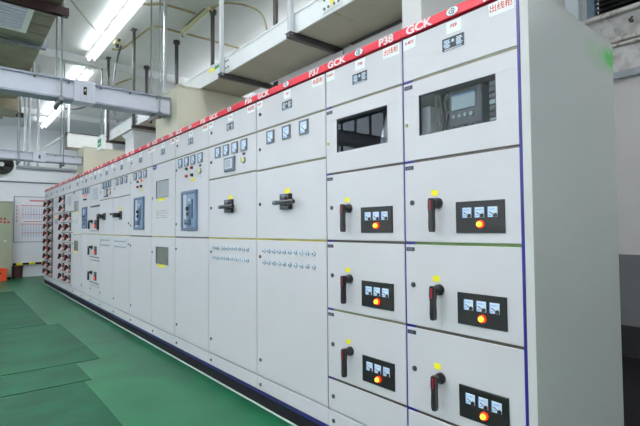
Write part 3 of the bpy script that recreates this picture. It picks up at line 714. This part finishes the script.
# ------------------------------------------------------------------ riser boxes on the cabinets
def riser(label, x0, x1, y0, y1, z1, m1='beige'):
    t = thing('riser_box', label, 'duct', (x0, y0, Z_RED+0.001))
    h = z1-Z_RED-0.001; w_ = x1-x0; d_ = y1-y0
    MB().box(0, w_, 0, d_, 0, h, m1, 0.004).build('casing', t)
    MB().box(-0.012, w_+0.012, -0.004, d_, h, h+0.012, m1).build('lid', t)
    f = MB(); f.box(0.0, w_, -0.012, -0.0005, 0.0, 0.02, m1); f.build('foot_flange', t)
    return t
riser('beige riser box joining the near white busway to the cabinet row', -4.24, -3.60, 0.034, 0.95, 2.78)
riser('beige riser box joining the far white busway to the cabinet row', -8.40, -7.86, 0.034, 0.95, 2.76)
t = thing('cable_riser', 'tall narrow white cable riser standing on the second feeder cabinet', 'duct', (-0.83, 0.28, Z_RED+0.001))
MB().box(0, 0.14, 0, 0.68, 0, 1.30, 'shaded_paint', 0.003).build('casing', t)
MB().box(0, 0.14, 0.68, 2.0, 0.25, 1.30, 'shaded_paint').build('bridge_casing', t)
MB().box(-0.01, 0.15, -0.004, 2.0, 1.30, 1.312, 'shaded_paint').build('lid', t)
t = thing('cable_chute', 'long pale grey cable chute on the cabinet tops under the tray', 'duct', (-2.72, 0.70, Z_RED+0.001))
MB().box(0, 1.88, 0, 0.14, 0, 0.46, 'shaded_paint', 0.003).build('casing', t)
f = MB(); f.box(0.93, 0.94, -0.004, 0.0, 0.01, 0.45, 'frame_grey'); f.build('joint', t)
for x, lab in ((-5.05, 'white cable drop box under the tray, just beyond the near beige riser'), (-6.55, 'white cable drop box under the tray, midway between the beige risers')):
    t = thing('cable_drop', lab, 'duct', (x, 0.36, Z_RED+0.001))
    MB().box(0, 0.42, 0, 0.36, 0, 0.44, 'tray_white', 0.004).build('casing', t)
    MB().add([(-0.05, -0.04, 0.505), (0.47, -0.04, 0.505), (0.47, 0.40, 0.505), (-0.05, 0.40, 0.505), (0, 0, 0.44), (0.42, 0, 0.44), (0.42, 0.36, 0.44), (0, 0.36, 0.44)], [(0,1,2,3),(7,6,5,4),(0,4,5,1),(1,5,6,2),(2,6,7,3),(3,7,4,0)], 'tray_white').build('collar', t)

# ------------------------------------------------------------------ cable tray
TZ, TY0, TY1, TX0, TX1 = 2.80, 0.28, 0.79, -7.16, -0.85
t = thing('cable_tray', 'long white cable tray hung above the cabinets', 'cable tray', (0, 0, TZ))
xs = [TX1, -1.45, -3.03, -4.52, -5.76, TX0]
for a, b in zip(xs, xs[1:]):
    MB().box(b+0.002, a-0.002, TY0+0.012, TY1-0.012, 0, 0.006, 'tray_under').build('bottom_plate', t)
    for y0, y1 in ((TY0, TY0+0.012), (TY1-0.012, TY1)):
        MB().box(b+0.0015, a-0.0015, y0, y1, -0.004, 0.155, 'tray_white').box(b+0.0015, a-0.0015, min(y0, y1-0.012)-0.006, y1+0.006, 0.148, 0.160, 'tray_white').build('side_rail', t)
for a in xs[1:-1]:
    m = MB(); m.box(a-0.10, a+0.10, TY0-0.005, TY0-0.0005, 0.02, 0.135, 'tray_white')
    for dx in (-0.075, -0.03, 0.03, 0.075):
        for z in (0.045, 0.11): m.cyl((a+dx, TY0-0.005, z), (a+dx, TY0-0.013, z), 0.010, n=8, m='relay_grey')
    m.build('splice_plate', t)
MB().box(-3.38, -3.26, TY0-0.003, TY0-0.0005, 0.10, 0.13, 'yellow').box(-3.25, -3.16, TY0-0.003, TY0-0.0005, 0.10, 0.13, 'sign_green').build('sticker', t)
MB().box(-1.46, -1.42, TY0-0.009, TY0-0.0055, 0.03, 0.125, 'btn_cream').box(-1.46, -1.42, TY0-0.010, TY0-0.008, 0.06, 0.08, 'yellow').build('sticker', t)
MB().box(-6.75, -6.55, TY0-0.003, TY0-0.0005, 0.05, 0.075, 'btn_cream').build('sticker', t)
MB().box(TX1-0.9, TX1-0.002, TY1-0.05, TY1-0.013, -0.012, -0.001, 'steel_dark').build('edge_angle', t)

# trapeze hangers of the tray
def hanger(x, lab, front='steel_strut'):
    t = thing('tray_hanger', lab, 'hanger', (x, 0, TZ))
    MB().box(-0.02, 0.02, TY0-0.06, TY1+0.13, -0.046, -0.006, 'steel_dark').box(-0.035, 0.035, TY0-0.06, TY1+0.13, -0.010, -0.0055, 'steel_dark').build('cross_bar', t)
    MB().box(-0.021, 0.021, TY0-0.052, TY0-0.018, -0.02, ZC-TZ, front, 0.004).build('strut', t)
    MB().box(-0.05, 0.05, TY0-0.07, TY0, ZC-TZ-0.012, ZC-TZ, 'steel_dark').build('ceiling_plate', t)
    MB().cyl((0, TY1+0.09, -0.02), (0, TY1+0.09, ZC-TZ), 0.028, n=10, m='steel_dark').cyl((0, TY1+0.09, ZC-TZ-0.05), (0, TY1+0.09, ZC-TZ), 0.05, n=10, m='steel_dark').build('rear_pipe', t)
hanger(-1.90, 'steel tray hanger above the three-meter stud cabinet')
hanger(-3.04, 'steel tray hanger above the cabinet with the cream selector')
hanger(-4.53, 'steel tray hanger just beyond the near beige riser box')
hanger(-5.76, 'steel tray hanger above the pistol-grip switch cabinet', 'steel_dark')
hanger(-7.13, 'steel tray hanger at the far end of the long white tray', 'steel_dark')
# branch tray turning towards the aisle at the far end, on a diagonal stay
t = thing('branch_tray', 'short white cable tray branch behind the far beige riser box', 'cable tray', (-8.6, 0, 2.86))
MB().box(-0.35, 0.0, -0.10, 0.70, 0, 0.006, 'tray_under').build('bottom_plate', t)
MB().box(-0.012, 0.0, -0.10, 0.70, 0.006, 0.27, 'tray_white').build('side_rail', t); MB().box(-0.35, -0.338, -0.10, 0.70, 0.006, 0.27, 'tray_white').build('side_rail', t)
MB().box(-0.36, 0.012, -0.12, 0.72, 0.27, 0.285, 'steel_dark').build('top_rail', t)
MB().tube([(-0.18, -0.10, 0.26), (-0.18, -0.42, -0.02), (-0.18, -0.62, -0.20)], 0.024, 8, 'steel_strut').build('diagonal_stay', t)
for y in (-0.05, 0.62): MB().box(-0.20, -0.16, y-0.02, y+0.02, 0.285, ZC-2.86, 'steel_strut').build('strut', t)
t = thing('exit_sign', 'small green and white sign box at the end of the white tray', 'sign', (-7.36, 0.17, 2.66))
MB().box(-0.14, 0.14, 0, 0.06, 0, 0.24, 'white', 0.004).build('sign_box', t); MB().box(-0.11, 0.11, -0.004, -0.0005, 0.05, 0.18, 'sign_green').build('sign_face', t)
MB().box(-0.06, 0.06, -0.006, -0.0035, 0.09, 0.11, 'white').build('sign_mark', t); MB().box(-0.012, 0.012, 0.02, 0.04, 0.24, ZC-2.66, 'rod_steel').build('rod', t)

# ------------------------------------------------------------------ busways crossing the aisle
def busway(xc, y0, y1, z0, z1, jy, label, bar):
    t = thing('busway', label, 'busway', (xc, 0, z0)); h = z1-z0; d_ = 0.12
    MB().box(-d_, 0, y0, y1, 0.014, h-0.014, 'bus_grey').build('housing', t)
    MB().box(-d_-0.025, 0.025, y0, y1, h-0.016, h, 'bus_edge').build('flange', t); MB().box(-d_-0.025, 0.025, y0, y1, 0, 0.016, 'bus_edge').build('flange', t)
    j = MB(); j.box(-d_-0.03, 0.03, jy-0.09, jy+0.09, -0.004, h+0.006, 'bus_grey', 0); 
    for k in range(4): y = jy-0.075+k*0.05; j.box(0.030, 0.037, y-0.012, y+0.012, 0.01, h-0.01, 'bus_grey')
    jo = j.build('joint_cover', t)
    MB().box(0.037, 0.041, jy-0.014, jy+0.014, h*.32, h*.72, 'ink').box(0.041, 0.042, jy-0.006, jy+0.006, h*.5, h*.6, 'btn_cream').build('rating_plate', jo)
    sc_ = MB()
    y = y1-0.14
    while y > y0+0.05:
        if abs(y-jy) > 0.12: sc_.cyl((0.0, y, h-0.03), (0.028, y, h-0.03), 0.008, n=6, m='steel_dark')
        y -= 0.27
    sc_.build('screws', t)['kind'] = 'stuff'
    return t
busway(-3.78, -3.6, 0.020, 2.495, 2.685, -0.80, 'white busway running from the near beige riser across the aisle', True)
busway(-7.93, -3.6, 0.020, 2.455, 2.60, -0.63, 'white busway running from the far beige riser across the aisle', False)
def rod_hanger(xc, y, z0, ztop, label, dy=0.0):
    t = thing('rod_hanger', label, 'hanger', (xc, y, z0))
    for x in (-0.20, 0.06): MB().cyl((x, 0, -0.05), (x, 0, ztop-z0), 0.0085, n=8, m='rod_steel').build('rod', t)
    MB().box(-0.24, 0.10, -0.02, 0.02, -0.040, -0.004, 'rod_steel').build('cross_bar', t)
    for x in (-0.20, 0.06):
        MB().cyl((x, 0, -0.062), (x, 0, -0.04), 0.016, n=6, m='steel_dark').build('nut', t); MB().cyl((x, 0, -0.002), (x, 0, 0.010), 0.015, n=6, m='steel_dark').build('nut', t)
rod_hanger(-3.78, -1.0, 2.495, ZC, 'twin-rod hanger of the near busway beside its joint cover')
rod_hanger(-3.78, -0.11, 2.495, ZC, 'twin-rod hanger of the near busway beside the beige riser')
rod_hanger(-7.93, -0.92, 2.455, ZC, 'twin-rod hanger of the far busway on the duct side of its joint cover')
rod_hanger(-7.93, -0.28, 2.455, ZC, 'twin-rod hanger of the far busway beside the beige riser')
for y, lab in ((-0.80, 'pale vertical pipe behind the far busway, nearest the air duct'), (-0.74, 'pale vertical pipe behind the far busway, between two others'), (-0.61, 'pale vertical pipe behind the far busway, nearest the cabinets')):
    tag(MB().cyl((-8.25, y, 2.40), (-8.25, y, ZC), 0.022, n=10, m='steel_strut').cyl((-8.25, y, 2.40), (-8.25, y, 2.43), 0.026, n=10, m='steel_strut').build('drop_pipe'), lab, 'pipe')
tag(MB().box(-8.30, -8.20, -0.92, 0.0, 2.36, 2.40, 'steel_strut').box(-8.30, -8.29, -0.92, 0.0, 2.33, 2.40, 'steel_strut').build('support_bar'), 'pale steel bar carrying the vertical pipes behind the far busway', 'bar')

# ------------------------------------------------------------------ air duct at the left
t = thing('air_duct', 'galvanised air duct with slatted grille hung over the aisle', 'air duct', (0, 0, 3.30))
dxs = [-2.4]+[-2.76-0.24*k for k in range(19)]+[-7.3]
MB().box(-7.3, -2.4, -1.94, -1.03, 0.006, 0.54, 'inner_dark').build('dark_core', t)  # dark core added to darken the gaps between sections
for a, b in zip(dxs, dxs[1:]):
    MB().box(b+0.008, a-0.008, -1.95, -1.02, 0.0, 0.55, 'duct_metal').build('duct_section', t)
for x in (-4.76,):
    MB().box(x-0.035, x+0.035, -1.98, -0.985, -0.035, 0.0, 'duct_flange').box(x-0.035, x+0.035, -1.02, -0.985, 0.0, 0.58, 'duct_flange').build('flange', t)
gx0, gx1, gy0, gy1 = -4.45, -3.76, -1.80, -1.20
gf = MB(); gf.box(gx0, gx1, gy1-0.05, gy1, -0.02, 0, 'grille_frame').box(gx0, gx1, gy0, gy0+0.05, -0.02, 0, 'grille_frame').box(gx0, gx0+0.05, gy0+0.05, gy1-0.05, -0.02, 0, 'grille_frame').box(gx1-0.05, gx1, gy0+0.05, gy1-0.05, -0.02, 0, 'grille_frame')
go = gf.build('grille_frame', t)
MB().box(gx0+0.04, gx1-0.04, gy0+0.04, gy1-0.04, -0.004, -0.001, 'relay_grey').build('backing', go)
slm = MB().box(-0.019, 0.019, gy0+0.05, gy1-0.05, -0.018, -0.005, 'grille').mesh('slat')
for k in range(9): link('slat', slm, go, (gx0+0.08+k*(gx1-gx0-0.16)/8, 0, 0))
t2 = MB().box(-9.4, -7.35, -1.95, -1.05, 0.10, 0.55, 'duct_metal').build('duct_section', t)
t3 = MB().box(-8.2, -7.6, -1.55, -0.96, -0.10, 0.10, 'duct_metal').build('branch_box', t)
def trapeze(x, z, y0, y1, label):
    t = thing('duct_hanger', label, 'hanger', (x, 0, z))
    MB().box(-0.03, 0.03, y0, y1, -0.006, 0.0, 'rust_brown').box(-0.03, -0.024, y0, y1, -0.075, -0.006, 'rust_brown').box(0.022, 0.03, y0, y1, -0.075, -0.006, 'rust_brown').build('angle_bar', t)
    MB().cyl((0, y1-0.04, -0.09), (0, y1-0.04, ZC-z), 0.012, n=8, m='rod_steel').build('rod', t); MB().cyl((0, y0+0.04, -0.09), (0, y0+0.04, ZC-z), 0.012, n=8, m='rod_steel').build('rod', t)
trapeze(-3.66, 3.29, -2.05, -0.96, 'brown angle-iron hanger under the air duct beside its grille')
trapeze(-8.55, 3.375, -2.05, -0.80, 'brown angle-iron hanger under the far end of the air duct')
trapeze(-5.95, 3.29, -2.05, -0.92, 'brown angle-iron hanger under the air duct behind the near busway')

# ------------------------------------------------------------------ ceiling lights
def batten(x0, x1, y, label, lit=True, watts=0, z=4.02, grp=None, up=0.2):
    t = thing('ceiling_light', label, 'light', ((x0+x1)/2, y, z), grp); L_ = (x1-x0)/2
    MB().box(-L_, L_, -0.045, 0.045, 0.03, 0.085, 'fixture_white').build('housing', t)
    MB().add([(-L_, -0.085, -0.012), (L_, -0.085, -0.012), (L_, -0.045, 0.045), (-L_, -0.045, 0.045), (-L_, -0.085, -0.006), (L_, -0.085, -0.006), (L_, -0.045, 0.052), (-L_, -0.045, 0.052)], [(0,1,2,3),(7,6,5,4),(0,4,5,1),(1,5,6,2),(2,6,7,3),(3,7,4,0)], 'fixture_white').build('reflector_wing', t)
    MB().add([(-L_, 0.085, -0.012), (L_, 0.085, -0.012), (L_, 0.045, 0.045), (-L_, 0.045, 0.045), (-L_, 0.085, -0.006), (L_, 0.085, -0.006), (L_, 0.045, 0.052), (-L_, 0.045, 0.052)], [(0,1,2,3),(7,6,5,4),(0,4,5,1),(1,5,6,2),(2,6,7,3),(3,7,4,0)], 'fixture_white').build('reflector_wing', t)
    n = max(1, round(2*L_/1.3)); 
    for k in range(n):
        a = -L_+2*L_*k/n+0.03; b = -L_+2*L_*(k+1)/n-0.03
        MB().cyl((a, 0, 0.005), (b, 0, 0.005), 0.019, n=10, m='tube' if lit else 'fixture_white').build('tube', t)
    for s_ in (-0.8, 0.0, 0.8): MB().cyl((s_*L_, 0, 0.085), (s_*L_, 0, ZC-z), 0.010, n=6, m='steel_dark').build('stem', t)
    if watts:
        area('tube_light', (0, 0, -0.03), (0, 0, 0), 2*L_, 0.05, watts*0.55, (0.97, 0.99, 1.0), t)
        area('tube_uplight', (0, 0, 0.10), (PI, 0, 0), 2*L_, 0.06, watts*up, (0.97, 0.99, 1.0), t)
    return t
batten(-6.95, -4.30, -0.10, 'lit fluorescent ceiling light with cable junction at its near side', True, 40)
batten(-10.0, -7.50, 0.02, 'lit fluorescent ceiling light beyond the ceiling beam', True, 50)
batten(-12.9, -10.2, 0.05, 'lit fluorescent ceiling light closest to the far wall', True, 75)
batten(-3.0, -0.4, -0.10, 'lit fluorescent ceiling light above the push-stud cabinets', True, 40)
for i, x in enumerate((2.6, -0.8, -4.6, -8.6)):  # unseen row; the first lamp is added to lighten the end panel
    batten(x-1.3, x+1.3, -2.9, 'unseen lit fluorescent ceiling light over the aisle, row beside the daylight windows', True, 70 if i else 62, z=3.45, grp='aisle light row', up=3.6)  # hung low with strong uplight to brighten the ceiling
batten(0.6, 2.8, 2.5, 'unseen fluorescent ceiling light added behind the row, near the louvred window', True, 22, z=3.6, up=1.2)  # out of view, put in to light the zone behind the cabinets
batten(-5.0, -2.6, 2.4, 'added fluorescent ceiling light hidden behind the row, above the meter cabinets', True, 45, z=3.88, up=1.6)  # fill lamp screened by the tray, added to brighten the ceiling
batten(-8.0, -5.6, 2.4, 'added fluorescent ceiling light hidden behind the row, level with the risers', True, 45, z=3.88, up=1.6)  # second hidden fill lamp, added for ceiling brightness
t = thing('ceiling_batten', 'unlit cream fluorescent batten above the white tray', 'light', (-4.85, 0.79, 4.12))
MB().box(-0.46, 0.46, -0.03, 0.03, 0.0, 0.05, 'btn_cream', 0.004).build('housing', t); MB().cyl((-0.44, 0, -0.022), (0.44, 0, -0.022), 0.016, n=10, m='fixture_white').build('tube', t)
MB().box(-0.46, -0.44, -0.015, 0.015, -0.04, 0.0, 'steel_dark').box(0.44, 0.46, -0.015, 0.015, -0.04, 0, 'steel_dark').box(-0.3, 0.3, -0.02, 0.02, 0.05, 0.08, 'steel_dark').build('end_sockets', t)

# ------------------------------------------------------------------ conduits and cables on the ceiling
def smooth(pts, n=6):
    P = [Vector(p) for p in pts]; out = []
    for i in range(len(P)-1):
        p0, p1, p2, p3 = P[max(i-1, 0)], P[i], P[i+1], P[min(i+2, len(P)-1)]
        for k in range(n):
            t_ = k/n
            out.append(0.5*((2*p1)+(p2-p0)*t_+(2*p0-5*p1+4*p2-p3)*t_**2+(3*p1-p0-3*p2+p3)*t_**3))
    return out+[P[-1]]
def conduit(pts, r, m, label, nm='conduit'):
    return tag(MB().tube(smooth(pts), r, 8, m).build(nm, smooth=True), label, 'conduit')
conduit([(-6.35, 0.10, 4.06), (-6.31, 0.24, 4.09), (-5.8, 0.31, 4.12), (-5.36, 0.40, 4.14), (-5.34, 0.70, 4.15), (-5.30, 1.40, 4.15), (-5.3, 3.4, 4.15)], 0.016, 'conduit', 'curved tan conduit from the lit ceiling light to the rear of the ceiling')
conduit([(-4.40, 0.02, 4.12), (-4.74, 0.02, 4.12), (-4.74, 0.12, 4.12), (-4.68, 0.30, 4.15), (-4.66, 0.70, 4.15)], 0.016, 'conduit', 'tan conduit between the lit ceiling light and the cream batten')
conduit([(-4.40, 0.80, 4.15), (-4.14, 0.90, 4.15), (-4.05, 1.16, 4.15), (-4.12, 1.40, 4.14), (-4.39, 1.64, 4.12), (-4.6, 1.8, 4.0)], 0.014, 'conduit', 'tan conduit bending down behind the tray beyond the cream batten')
conduit([(-4.6, -1.1, 4.16), (-5.21, -0.70, 4.14), (-6.0, -0.18, 4.12), (-6.15, 0.06, 4.135)], 0.011, 'cable_pale', 'thin pale cable slung over the ceiling to the lit light', 'cable')
conduit([(-6.24, 0.20, 4.10), (-6.5, 0.20, 3.9), (-6.42, 0.14, 3.5), (-6.5, 0.18, 3.15), (-6.45, 0.22, 2.97)], 0.017, 'cable_grey', 'grey cable dropping from the lit ceiling light to the white tray', 'cable')
conduit([(-8.9, 0.16, 4.10), (-8.6, 0.30, 4.0), (-8.2, 0.42, 3.95), (-7.9, 0.55, 4.0), (-7.7, 0.8, 4.12)], 0.016, 'conduit', 'tan conduit looping behind the light beyond the ceiling beam')
conduit([(-10.6, 0.06, 4.08), (-10.2, 0.35, 4.0), (-9.4, 0.75, 4.06), (-9.3, 1.4, 4.12)], 0.018, 'cable_grey', 'grey cable sagging between the far lights and the rear wall', 'cable')
t = thing('junction_box', 'cream cable junction box beside the lit ceiling light', 'junction box', (-6.12, 0.07, 4.06))
MB().box(-0.07, 0.07, 0, 0.09, 0, 0.07, 'btn_cream', 0.006).build('box', t)
m = MB(); m.cyl((0.07, 0.045, 0.035), (0.11, 0.045, 0.035), 0.02, n=8, m='steel_dark').cyl((-0.07, 0.045, 0.035), (-0.11, 0.045, 0.035), 0.02, n=8, m='steel_dark').cyl((0, 0.045, 0), (0, 0.045, -0.05), 0.022, n=8, m='steel_dark'); m.build('glands', t)

# ------------------------------------------------------------------ far wall
W0 = XW
t = thing('wall_chart', 'framed white wall chart with red heading and table columns', 'chart', (W0, -0.06, 0.98))
MB().box(0.0, 0.012, -0.37, 0.40, 0, 1.25, 'poster').build('board', t)
fr = MB(); fr.box(0, 0.02, -0.385, -0.37, -0.015, 1.265, 'relay_grey').box(0, 0.02, 0.40, 0.415, -0.015, 1.265, 'relay_grey').box(0, 0.02, -0.37, 0.40, 1.25, 1.265, 'relay_grey').box(0, 0.02, -0.37, 0.40, -0.015, 0, 'relay_grey'); fr.build('frame', t)
pr = MB(); pr.box(0.012, 0.0135, -0.02, 0.36, 1.13, 1.18, 'poster_red'); 
for z0 in (0.64, 0.12):
    for k in range(9): y = -0.19+k*0.065; pr.box(0.012, 0.0132, y, y+0.034, z0, z0+0.34, 'poster_blue')
    pr.box(0.012, 0.0136, -0.22, 0.37, z0+0.36, z0+0.385, 'poster_red'); pr.box(0.012, 0.0136, -0.20, 0.36, z0+0.12, z0+0.135, 'poster_red')
for k in range(5): pr.box(0.012, 0.0136, -0.325, -0.30, 0.55+k*0.1, 0.61+k*0.1, 'poster_red')
pr.box(0.012, 0.0136, -0.15, 0.30, 0.55, 0.575, 'poster_red')
pr.build('printing', t)
t = thing('wall_locker', 'sage green steel locker against the far wall', 'locker', (W0, -1.30, 0))
MB().box(0.0, 0.42, 0, 0.80, 0.05, 2.05, 'locker').build('body', t); MB().box(0.42, 0.438, 0.01, 0.395, 0.08, 2.03, 'locker').build('door', t)
dr = MB().box(0.42, 0.438, 0.405, 0.79, 0.08, 2.03, 'locker').build('door', t); MB().cyl((0.438, 0.64, 1.02), (0.452, 0.64, 1.02), 0.03, n=10, m='silver_face').build('lock', dr)
rs = MB()
for y, z in ((0.52, 1.58), (0.60, 1.58), (0.52, 1.50), (0.60, 1.49), (0.68, 1.49)): rs.box(0.438, 0.440, y, y+0.05, z, z+0.05, 'btn_red')
rs.build('red_markings', dr); MB().box(0.02, 0.40, 0.02, 0.78, 0, 0.05, 'plinth_black').build('plinth', t); MB().box(0, 0.445, -0.005, 0.805, 2.05, 2.07, 'relay_grey').build('top_plate', t)
t = thing('orange_crate', 'bright orange crate on the floor before the locker', 'crate', (W0+0.66, -0.82, 0))
m = MB(); m.box(-0.17, 0.17, -0.18, 0.18, 0, 0.30, 'orange'); m.build('body', t)
MB().box(-0.185, 0.185, -0.195, 0.195, 0.27, 0.31, 'orange').build('rim', t); MB().box(-0.06, 0.06, 0.18, 0.184, 0.17, 0.22, 'bin_brown').box(0.17, 0.174, -0.06, 0.06, 0.17, 0.22, 'bin_brown').build('hand_hole', t)
t = thing('brown_bin', 'dark red-brown bin on the floor between locker and cabinets', 'bin', (W0+0.22, -0.36, 0))
m = MB(); m.cyl((0, 0, 0), (0, 0, 0.32), 0.115, 0.14, n=18, m='bin_brown'); m.build('body', t)
MB().cyl((0, 0, 0.30), (0, 0, 0.335), 0.15, n=18, m='bin_brown').build('rim', t); MB().cyl((0, 0, 0.325), (0, 0, 0.337), 0.12, n=18, m='plinth_black').build('contents', t)
t = thing('hazard_rail', 'low black and yellow striped hazard rail along the far wall', 'rail', (W0+0.05, -0.45, 0.34))
for k in range(11): MB().box(-0.015, 0.015, k*0.075, (k+1)*0.075, 0, 0.055, 'yellow' if k % 4 in (1, 2) else 'plinth_black').build('stripe', t)
for y in (0.02, 0.80): MB().box(-0.05, 0.01, y-0.015, y+0.015, -0.34, 0.0, 'plinth_black').build('bracket', t)
t = thing('wall_fan', 'round black exhaust fan mounted high on the far wall', 'fan', (W0, -0.74, 3.10))
MB().cyl((0, 0, 0), (0.03, 0, 0), 0.34, n=32, m='white').build('mounting_disc', t)
rg = MB(); n = 32
for k in range(n):
    a0 = 2*PI*k/n; a1 = 2*PI*(k+1)/n
    v = [(x, r_*math.cos(a), r_*math.sin(a)) for a in (a0, a1) for x in (0.03, 0.12) for r_ in (0.25, 0.28)]
    rg.add(v, [(0,1,5,4),(2,6,7,3),(1,3,7,5),(0,4,6,2)], 'fan_black')
rg.build('ring', t)
MB().cyl((0.03, 0, 0), (0.034, 0, 0), 0.25, n=28, m='fan_black').build('back_mesh', t)
blm = MB().add([(0.06, 0.03, -0.02), (0.10, 0.03, 0.03), (0.09, 0.22, 0.10), (0.05, 0.23, -0.06), (0.066, 0.03, -0.02), (0.106, 0.03, 0.03), (0.096, 0.22, 0.10), (0.056, 0.23, -0.06)], [(0,1,2,3),(7,6,5,4),(0,4,5,1),(1,5,6,2),(2,6,7,3),(3,7,4,0)], 'fan_black').mesh('blade')
for k in range(5): b_ = link('blade', blm, t); b_.rotation_euler = (2*PI*k/5, 0, 0)
MB().cyl((0.034, 0, 0), (0.12, 0, 0), 0.06, n=16, m='silver_face').build('hub', t)
tag(MB().tube([(W0+0.02, -3.5, 2.64), (W0+0.02, 3.4, 2.66)], 0.018, 8, 'relay_grey').build('wall_conduit'), 'long grey conduit running level along the far wall above the chart', 'conduit')
